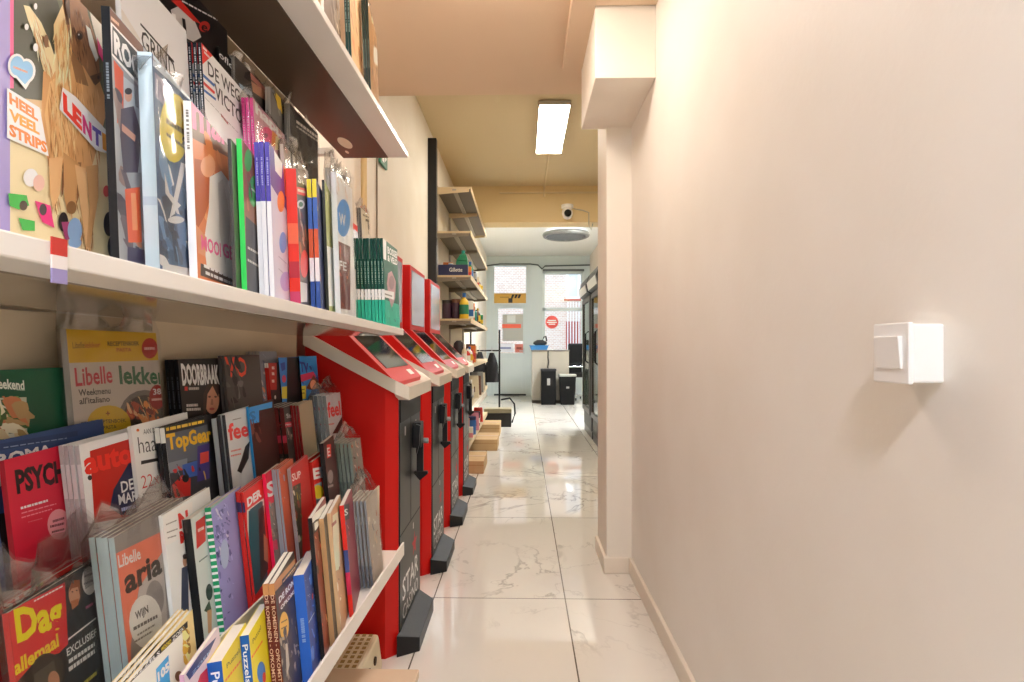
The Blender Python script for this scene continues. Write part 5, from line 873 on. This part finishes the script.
# ---- second tier
pile('B', 'R', (-60, 300), 'bagged red magazine with white title behind the yellow-lettered weekly', t=.006, w=.22, cov='#a81d20', foot=-.556, bag=True, up=.05, art=[('Z', 'R'), ('p', '#c92a26', [(-60, 240), (480, -60), (480, 40), (-60, 330)]), ('t', '#e6d8d4', 'ste', 20, 300, 200, 175, 75, .02), ('p', '#c9b830', [(200, 130), (240, 105), (240, 140), (205, 150)]), ('p', '#151314', [(50, 280), (230, 160), (420, 40), (430, 60), (240, 200), (80, 290)])])
pile('B', 'R', (45, 296), 'weekly magazine with bold yellow title on red and a red-haired man', t=.006, w=.2, cov='#2f2c2a', sp='#b5221f', bag=True, up=.012, art=[('Z', 'R'), ('p', '#c4242a', [(40, 290), (362, 125), (380, 470), (330, 520), (200, 560), (90, 690), (40, 700)]), ('l', '#f0d8d4', 190, 235, 350, 150, 9), ('t', '#e3cf10', 'Dag', 103, 525, 362, 410, 265, .04), ('t', '#e0c21c', 'allemaal', 82, 650, 330, 480, 88, .032), ('e', '#3f3a36', 270, 620, 92, 100), ('p', '#5a524a', [(190, 640), (300, 560), (330, 700), (190, 740)]), ('e', '#b08268', 300, 670, 32, 50), ('e', '#c08f70', 415, 190, 32, 68), ('p', '#8a4a2a', [(385, 180), (400, 115), (445, 110), (450, 220), (435, 150), (400, 160)]), ('p', '#b06a40', [(395, 230), (440, 215), (435, 275), (405, 290)]), ('e', '#3a2a22', 404, 178, 5, 4), ('e', '#3a2a22', 428, 170, 5, 4), ('p', '#252322', [(380, 300), (470, 220), (530, 240), (540, 330), (385, 440)]), ('e', '#d0cbc6', 497, 115, 40, 80), ('l', '#5a4a5a', 470, 100, 520, 80, 14), ('l', '#5a4a5a', 470, 140, 520, 118, 12), ('l', '#b5547a', 480, 275, 520, 250, 16), ('p', '#d8d4d0', [(380, 440), (535, 320), (535, 330), (380, 450)]), ('t', '#dcd8d4', 'EXCLUSIEF', 375, 540, 540, 420, 46, .02), ('l', '#dcd8d4', 385, 580, 530, 480, 24), ('l', '#dcd8d4', 385, 625, 530, 520, 26), ('l', '#d0c040', 470, 700, 540, 640, 22)])
pile('B', 'M', (78, -125), 'bagged coral magazine with black serif-like title and white oval', n=4, t=.009, w=.2, cov='#8f8a86', sp='#9fb0b2', gap=.003, bag=True, up=.03, short='grey-blue spined copy in the coral magazine bag', art=[('Z', 'E'), ('p', '#e2785e', [(425, 205), (600, 120), (610, 190), (520, 330), (515, 360), (490, 540), (490, 610), (425, 625)]), ('p', '#b5b0ac', [(520, 330), (610, 190), (630, 520), (560, 560), (510, 420)]), ('e', '#8a8684', 580, 370, 34, 70), ('t', '#f0e4e0', 'Libelle', 445, 255, 528, 220, 50, .02), ('t', '#2a2220', 'aria', 470, 355, 608, 270, 95, .034), ('e', '#dcdad2', 545, 455, 62, 100), ('t', '#3f3d3a', 'WIJN', 508, 450, 556, 420, 32, .03), ('l', '#5d5a56', 500, 490, 590, 440, 14), ('l', '#7a7772', 515, 510, 580, 470, 8), ('l', '#7a7772', 505, 535, 570, 495, 8), ('p', '#e8e4dc', [(430, 550), (450, 545), (452, 620), (430, 625)])])
pile('B', 'E', (608, 58), 'white magazine with red title and a man in a dark blue coat', t=.006, w=.19, cov='#d3d8d6', art=[('Z', 'E'), ('p', '#e0dcd4', [(608, 60), (720, 5), (720, 120), (608, 180)]), ('l', '#7a7772', 622, 95, 662, 78, 5), ('l', '#7a7772', 625, 125, 665, 110, 5), ('l', '#7a7772', 628, 145, 660, 135, 5), ('t', '#c42a24', 'N', 672, 108, 708, 90, 60, .05), ('t', '#c42a24', 'M', 676, 163, 712, 148, 48, .05), ('e', '#b58a70', 692, 228, 8, 22), ('e', '#2a2422', 692, 212, 8, 10), ('p', '#3a4458', [(680, 255), (702, 245), (708, 440), (678, 430)]), ('p', '#c58f70', [(705, 260), (716, 300), (708, 340)])])
pile('B', 'D', (150, 560), 'pale grey-green magazine with black spine and small red box', t=.013, w=.19, cov='#b9c3c0', sp='#16181a', art=[('Z', 'D'), ('p', '#b8302c', [(165, 570), (192, 550), (195, 625), (168, 650)]), ('l', '#e0c0bc', 172, 600, 190, 590, 10), ('Z', 'Q'), ('l', '#3f5a58', 92, 108, 132, 78, 8), ('e', '#26302c', 140, 250, 16, 40), ('p', '#35503a', [(115, 340), (140, 290), (150, 330), (135, 350)]), ('p', '#b58f6a', [(130, 340), (152, 330), (152, 440), (135, 450)])])
pile('B', 'N', (52, 425), 'purple-patterned magazine with green wire-bound spine', t=.010, w=.2, cov='#8f90c4', sp='#1f8a5a', sb=[(v/24, v/24+.015, '#dfe8e0') for v in range(1, 24)], art=[('Z', 'N'), ('p', '#7fa8a0', [(35, 425), (135, 350), (135, 372), (35, 450)]), ('n', 41, 46, ['#6d6ea8', '#a9aad8', '#5a5c98', '#c4c4e4'], [(60, 440), (135, 380), (150, 682), (80, 682)], .045), ('Z', 'F'), ('n', 42, 40, ['#6d6ea8', '#a9aad8', '#5a5c98', '#3f4a80'], [(120, 110), (165, 60), (185, 440), (140, 480)], .05), ('e', '#a5b5d0', 150, 250, 14, 50)])
pile('B', 'N', (212, 352), 'red-framed news magazine with white title and teal portrait', n=3, t=.0085, w=.19, cov='#c8261f', sp='#b8261e', gap=.005, sb=[(.86, .93, '#2f2a4a')], short='red spined copy of the teal portrait news magazine', art=[('Z', 'N'), ('t', '#ece8e2', 'DER', 232, 425, 300, 370, 46, .045), ('p', '#c9c4bc', [(228, 440), (310, 380), (322, 682), (236, 700)]), ('p', '#25505a', [(236, 445), (305, 395), (320, 800), (240, 800)]), ('p', '#33241f', [(285, 440), (305, 420), (318, 800), (290, 800)]), ('p', '#8f5a44', [(295, 590), (318, 600), (318, 700), (298, 690)]), ('Z', 'F'), ('p', '#25505a', [(236, 100), (275, 70), (296, 330), (240, 410)]), ('p', '#33241f', [(264, 100), (282, 85), (298, 300), (272, 350)]), ('p', '#a06a50', [(282, 180), (296, 200), (298, 280), (284, 270)])])
pile('B', 'N', (318, 262), 'red and pink gossip magazine with large white S', t=.007, w=.19, cov='#8a7a6f', sp='#d81f4a', art=[('Z', 'N'), ('p', '#d81f3f', [(305, 265), (355, 225), (360, 400), (318, 420)]), ('t', '#f0e8e4', 'St', 328, 380, 400, 345, 80, .03), ('n', 43, 34, ['#b58f78', '#4a3f3a', '#d8c8bc', '#7a5a4a', '#2f8a9a'], [(322, 410), (370, 380), (375, 640), (330, 640)], .06), ('p', '#d83a5a', [(330, 600), (375, 580), (380, 630), (335, 640)])])
pile('B', 'N', (382, 240), 'orange-edged thin magazine among grey spines on the second tier', n=3, t=.0085, w=.18, cov='#b5502f', sp='#8f9096', gap=.003, short='grey spined magazine left of the red-framed flower cover', art=[('Z', 'N'), ('n', 44, 14, ['#c8602f', '#a8a8aa', '#7a3a24', '#8f9ab0'], [(380, 250), (410, 240), (415, 640), (390, 640)], .06)])
pile('B', 'N', (440, 238), 'red-framed magazine with pale title and dark garden photo', n=2, t=.008, w=.17, cov='#b5221e', sp='#8f8684', gap=.004, short='grey spined copy of the garden photo magazine', art=[('Z', 'N'), ('t', '#ecd0cc', 'SUP', 450, 300, 492, 280, 40, .02), ('p', '#3a3f30', [(452, 325), (490, 305), (500, 682), (462, 690)]), ('n', 45, 30, ['#c9b83a', '#2a2c26', '#d8d0c0', '#6d7a4a', '#8a3a30'], [(455, 330), (490, 320), (497, 640), (462, 650)], .06)])
pile('B', 'N', (545, 205), 'red magazine with huge white E and yellow lettering', yaw=6, n=2, t=.010, w=.16, cov='#c4231c', sp='#b0261f', gap=.008, short='red spined copy of the huge-letter magazine', art=[('Z', 'N'), ('t', '#f0e6e0', 'EL', 552, 290, 620, 272, 58, .045), ('p', '#8fa0a8', [(548, 320), (592, 300), (595, 480), (552, 490)]), ('e', '#d8c02a', 575, 350, 26, 34), ('l', '#d8c02a', 552, 380, 592, 370, 14), ('p', '#4a5560', [(550, 390), (592, 385), (600, 682), (560, 682)]), ('n', 46, 16, ['#6d7c88', '#2f363c', '#c9b03a'], [(550, 400), (592, 390), (598, 640), (560, 650)], .06)])
pile('B', 'O', (122, 385), 'black magazine with small red and white letter box', t=.012, w=.15, cov='#1f1d1d', sp='#191a1b', art=[('Z', 'O'), ('p', '#c8281f', [(140, 392), (162, 388), (164, 455), (142, 465)]), ('t', '#f0e8e4', 'E', 146, 455, 160, 450, 50, .02), ('e', '#8a8684', 160, 560, 14, 36), ('l', '#aaa6a2', 148, 620, 175, 610, 14)])
pile('B', 'O', (265, 385), 'bagged grey-green magazine under crinkled film at the end of the second tier', yaw=2, n=5, t=.009, w=.12, cov='#8f9a94', sp='#8a9a92', sb=[(.3, .5, '#6d7d76')], gap=.004, bag=True, up=.05, short='grey-green spined copy under the crinkled film', art=[('Z', 'O'), ('n', 47, 30, ['#c4b090', '#5a6a62', '#d8cfc0', '#3f7a8a', '#a8503f', '#2f3a36'], [(268, 390), (310, 380), (310, 600), (270, 610)], .1)])
# ---- lowest tier
BK = mat('book_pages', '#ece4d2', .75)
pile('A', 'M', (160, 690), 'puzzle magazine with black and yellow masthead and blue square, bottom left', n=3, t=.006, w=.2, cov='#d9c48a', sp='#d8d4cc', gap=.002, foot=-.438, short='puzzle magazine copy stacked behind the blue square cover', art=[('Z', 'M'), ('p', '#e2ddd0', [(130, 690), (480, 350), (490, 480), (490, 700), (130, 720)]), ('p', '#17171a', [(140, 668), (488, 340), (490, 375), (150, 705)]), ('t', '#ece8e0', 'PUZZELS', 160, 690, 335, 525, 26, .02), ('t', '#e0c21c', 'WOORD', 342, 515, 398, 462, 26, .02), ('t', '#ece8e0', 'ZOEK', 405, 455, 472, 388, 26, .02), ('p', '#3f9ad4', [(312, 610), (382, 530), (392, 700), (320, 720)]), ('t', '#f0f0ee', '105', 325, 682, 388, 612, 58, .05), ('n', 48, 14, ['#c9a23a', '#8a6a2a', '#e6d890'], [(470, 400), (495, 380), (500, 560), (470, 560)], .06), ('e', '#6b4a34', 440, 650, 22, 30)])
pile('A', 'M', (470, 640), 'blue and pink leaflet with a curled edge beside the yellow puzzle books', t=.006, w=.15, cov='#c9b8c0', sp='#b58fa8', art=[('Z', 'M'), ('p', '#232f6b', [(480, 640), (560, 520), (650, 430), (600, 540), (500, 670)]), ('t', '#8fb0d8', 'ZOEK', 515, 645, 620, 510, 18, .0), ('p', '#c42a34', [(560, 640), (610, 590), (620, 700), (540, 700)])], pages=BK)
pile('A', 'Q', (200, 580), 'yellow puzzle book with blue spine, nearer of the two', t=.026, w=.135, cov='#e3c21c', sp='#15509a', st=[('Puzzels voor', '#e6ecf0', .35, .93)], cat='book', pages=BK, art=[('Z', 'Q'), ('t', '#2a2a2a', 'Puzzel', 225, 618, 285, 540, 26, .0), ('l', '#d8702a', 218, 682, 292, 585, 14)])
pile('A', 'Q', (330, 455), 'yellow puzzle book with blue spine and blue circle, farther of the two', t=.026, w=.135, cov='#e6c81c', sp='#15559f', st=[('Puzzels voor', '#e6ecf0', .38, .93)], cat='book', pages=BK, art=[('Z', 'Q'), ('t', '#2a2a2a', 'Puzzel', 350, 500, 388, 430, 26, .0), ('l', '#d8702a', 345, 570, 396, 490, 14), ('e', '#2a6fb8', 390, 635, 20, 52), ('e', '#c8322b', 404, 660, 8, 26)])
pile('A', 'Q', (452, 208), 'brown history book with white capitals and yellow oval', n=2, t=.021, w=.16, cov='#3d3028', sp='#5a1f18', st=[('DE ROMEINEN - OPKOMST EN VAL', '#d8b59a', .12, .92)], sb=[(.92, 1, '#b07a4a')], gap=.002, short='brown spined copy of the history book', cat='book', pages=BK, art=[('Z', 'Q'), ('p', '#b07a4a', [(452, 205), (575, 60), (575, 120), (455, 250)]), ('p', '#1c1713', [(490, 190), (560, 105), (560, 130), (490, 220)]), ('l', '#c9a07a', 495, 205, 555, 130, 8), ('p', '#5f241b', [(470, 270), (560, 160), (560, 240), (475, 340)]), ('t', '#efe6da', 'DE ROMEI', 476, 305, 560, 195, 34, .045), ('t', '#efe6da', 'OPKOMST', 484, 338, 560, 240, 24, .035), ('e', '#d8a83a', 500, 412, 22, 68), ('l', '#6b4a14', 486, 400, 514, 385, 8), ('l', '#6b4a14', 486, 430, 514, 415, 8), ('n', 49, 40, ['#6b5a4a', '#2a211c', '#8a7a66', '#4a3a30', '#a89a86'], [(480, 480), (575, 330), (580, 682), (490, 682)], .08), ('p', '#b5ab9a', [(505, 500), (515, 495), (525, 600), (512, 660)])])
pile('A', 'Q', (594, 165), 'dark blue paperback with white specks and red mark', t=.021, w=.14, cov='#25408f', sp='#2f62b8', st=[('~', '#8fb0e0', .35, .6)], cat='book', pages=BK, art=[('Z', 'Q'), ('n', 50, 18, ['#3f62b0', '#1b2f70', '#4a78c8'], [(600, 170), (640, 110), (665, 560), (610, 640)], .12), ('e', '#c0322f', 636, 270, 4, 16), ('n', 51, 14, ['#d8e0f0', '#aabfe6'], [(600, 150), (632, 110), (640, 260), (605, 330)], .012), ('l', '#c9d4ec', 618, 400, 645, 350, 8)])
pile('A', 'F', (446, 128), 'dark red magazine with white-framed D title, behind the blue paperback', t=.009, w=.19, cov='#7a2f20', sp='#1d1b1a', art=[('Z', 'F'), ('p', '#e0d8cc', [(446, 120), (525, 50), (525, 90), (446, 190)]), ('t', '#1c1a18', 'D', 450, 185, 478, 155, 45, .02), ('n', 52, 34, ['#c8502f', '#3a2420', '#8f6a50', '#d89a6a', '#5a2a22'], [(450, 195), (490, 160), (510, 520), (470, 540)], .07)])
pile('A', 'F', (485, 130), 'brown kraft-coloured magazine on the lowest tier', t=.011, w=.18, cov='#4a4438', sp='#a8845a')
pile('A', 'F', (508, 112), 'tan magazine with pale green panel on the lowest tier', t=.011, w=.17, cov='#b5926c', sp='#c4a27a', art=[('Z', 'F'), ('p', '#c9cfb4', [(515, 120), (535, 105), (540, 300), (520, 310)]), ('l', '#8a2a28', 513, 160, 528, 145, 14), ('n', 53, 16, ['#d8c8b0', '#8a6a4a', '#e6dcc8'], [(515, 300), (540, 280), (550, 480), (525, 490)], .07)])
pile('A', 'F', (553, 85), 'red gossip magazine with white S on black, near the front lip end', t=.011, w=.17, cov='#7a2a3a', sp='#c8281f', sb=[(.4, .6, '#3a4a80'), (.2, .4, '#b52a4a')], art=[('Z', 'F'), ('p', '#1d1c1e', [(553, 85), (572, 78), (572, 130), (553, 140)]), ('t', '#f0ece8', 'S', 556, 122, 568, 116, 26, .02), ('n', 54, 14, ['#3a5a9a', '#c8324a', '#d8c8c0'], [(553, 150), (572, 140), (575, 440), (558, 450)], .06)])
pile('A', 'F', (628, 72), 'bagged grey magazine in the last pile before the red kiosk', yaw=2, n=5, t=.0065, w=.13, cov='#b5a99c', sp='#8a9096', sb=[(.0, .25, '#6d7684')], gap=.005, bag=True, up=.07, short='grey spined copy in the bagged pile beside the kiosk', art=[('Z', 'F'), ('n', 55, 26, ['#c9b49c', '#7a6a5c', '#dcd4c8', '#a8603f', '#5a6470'], [(630, 80), (690, 60), (695, 280), (635, 340)], .1)])
for r_ in ('T', 'M3', 'M2', 'M1', 'D', 'C', 'B', 'A'): build_row(r_)
print('MAGAZINES', NMAG)
# ------------------------------------------------------------------ daylight and view
W = bpy.data.worlds.new('world'); S.world = W; W.use_nodes = True; nt = W.node_tree; bg = nt.nodes['Background']
sky = nt.nodes.new('ShaderNodeTexSky'); sky.sky_type = 'NISHITA'; sky.sun_elevation = math.radians(50); sky.sun_rotation = math.radians(200); sky.sun_disc = False
nt.links.new(sky.outputs[0], bg.inputs[0]); bg.inputs[1].default_value = .24
S.view_settings.view_transform = 'Standard'; S.view_settings.look = 'None'; S.view_settings.gamma = 1; S.view_settings.use_curve_mapping = False
S.view_settings.exposure = 1.06
S.cycles.transparent_max_bounces = 40; S.cycles.max_bounces = 10; S.cycles.diffuse_bounces = 6
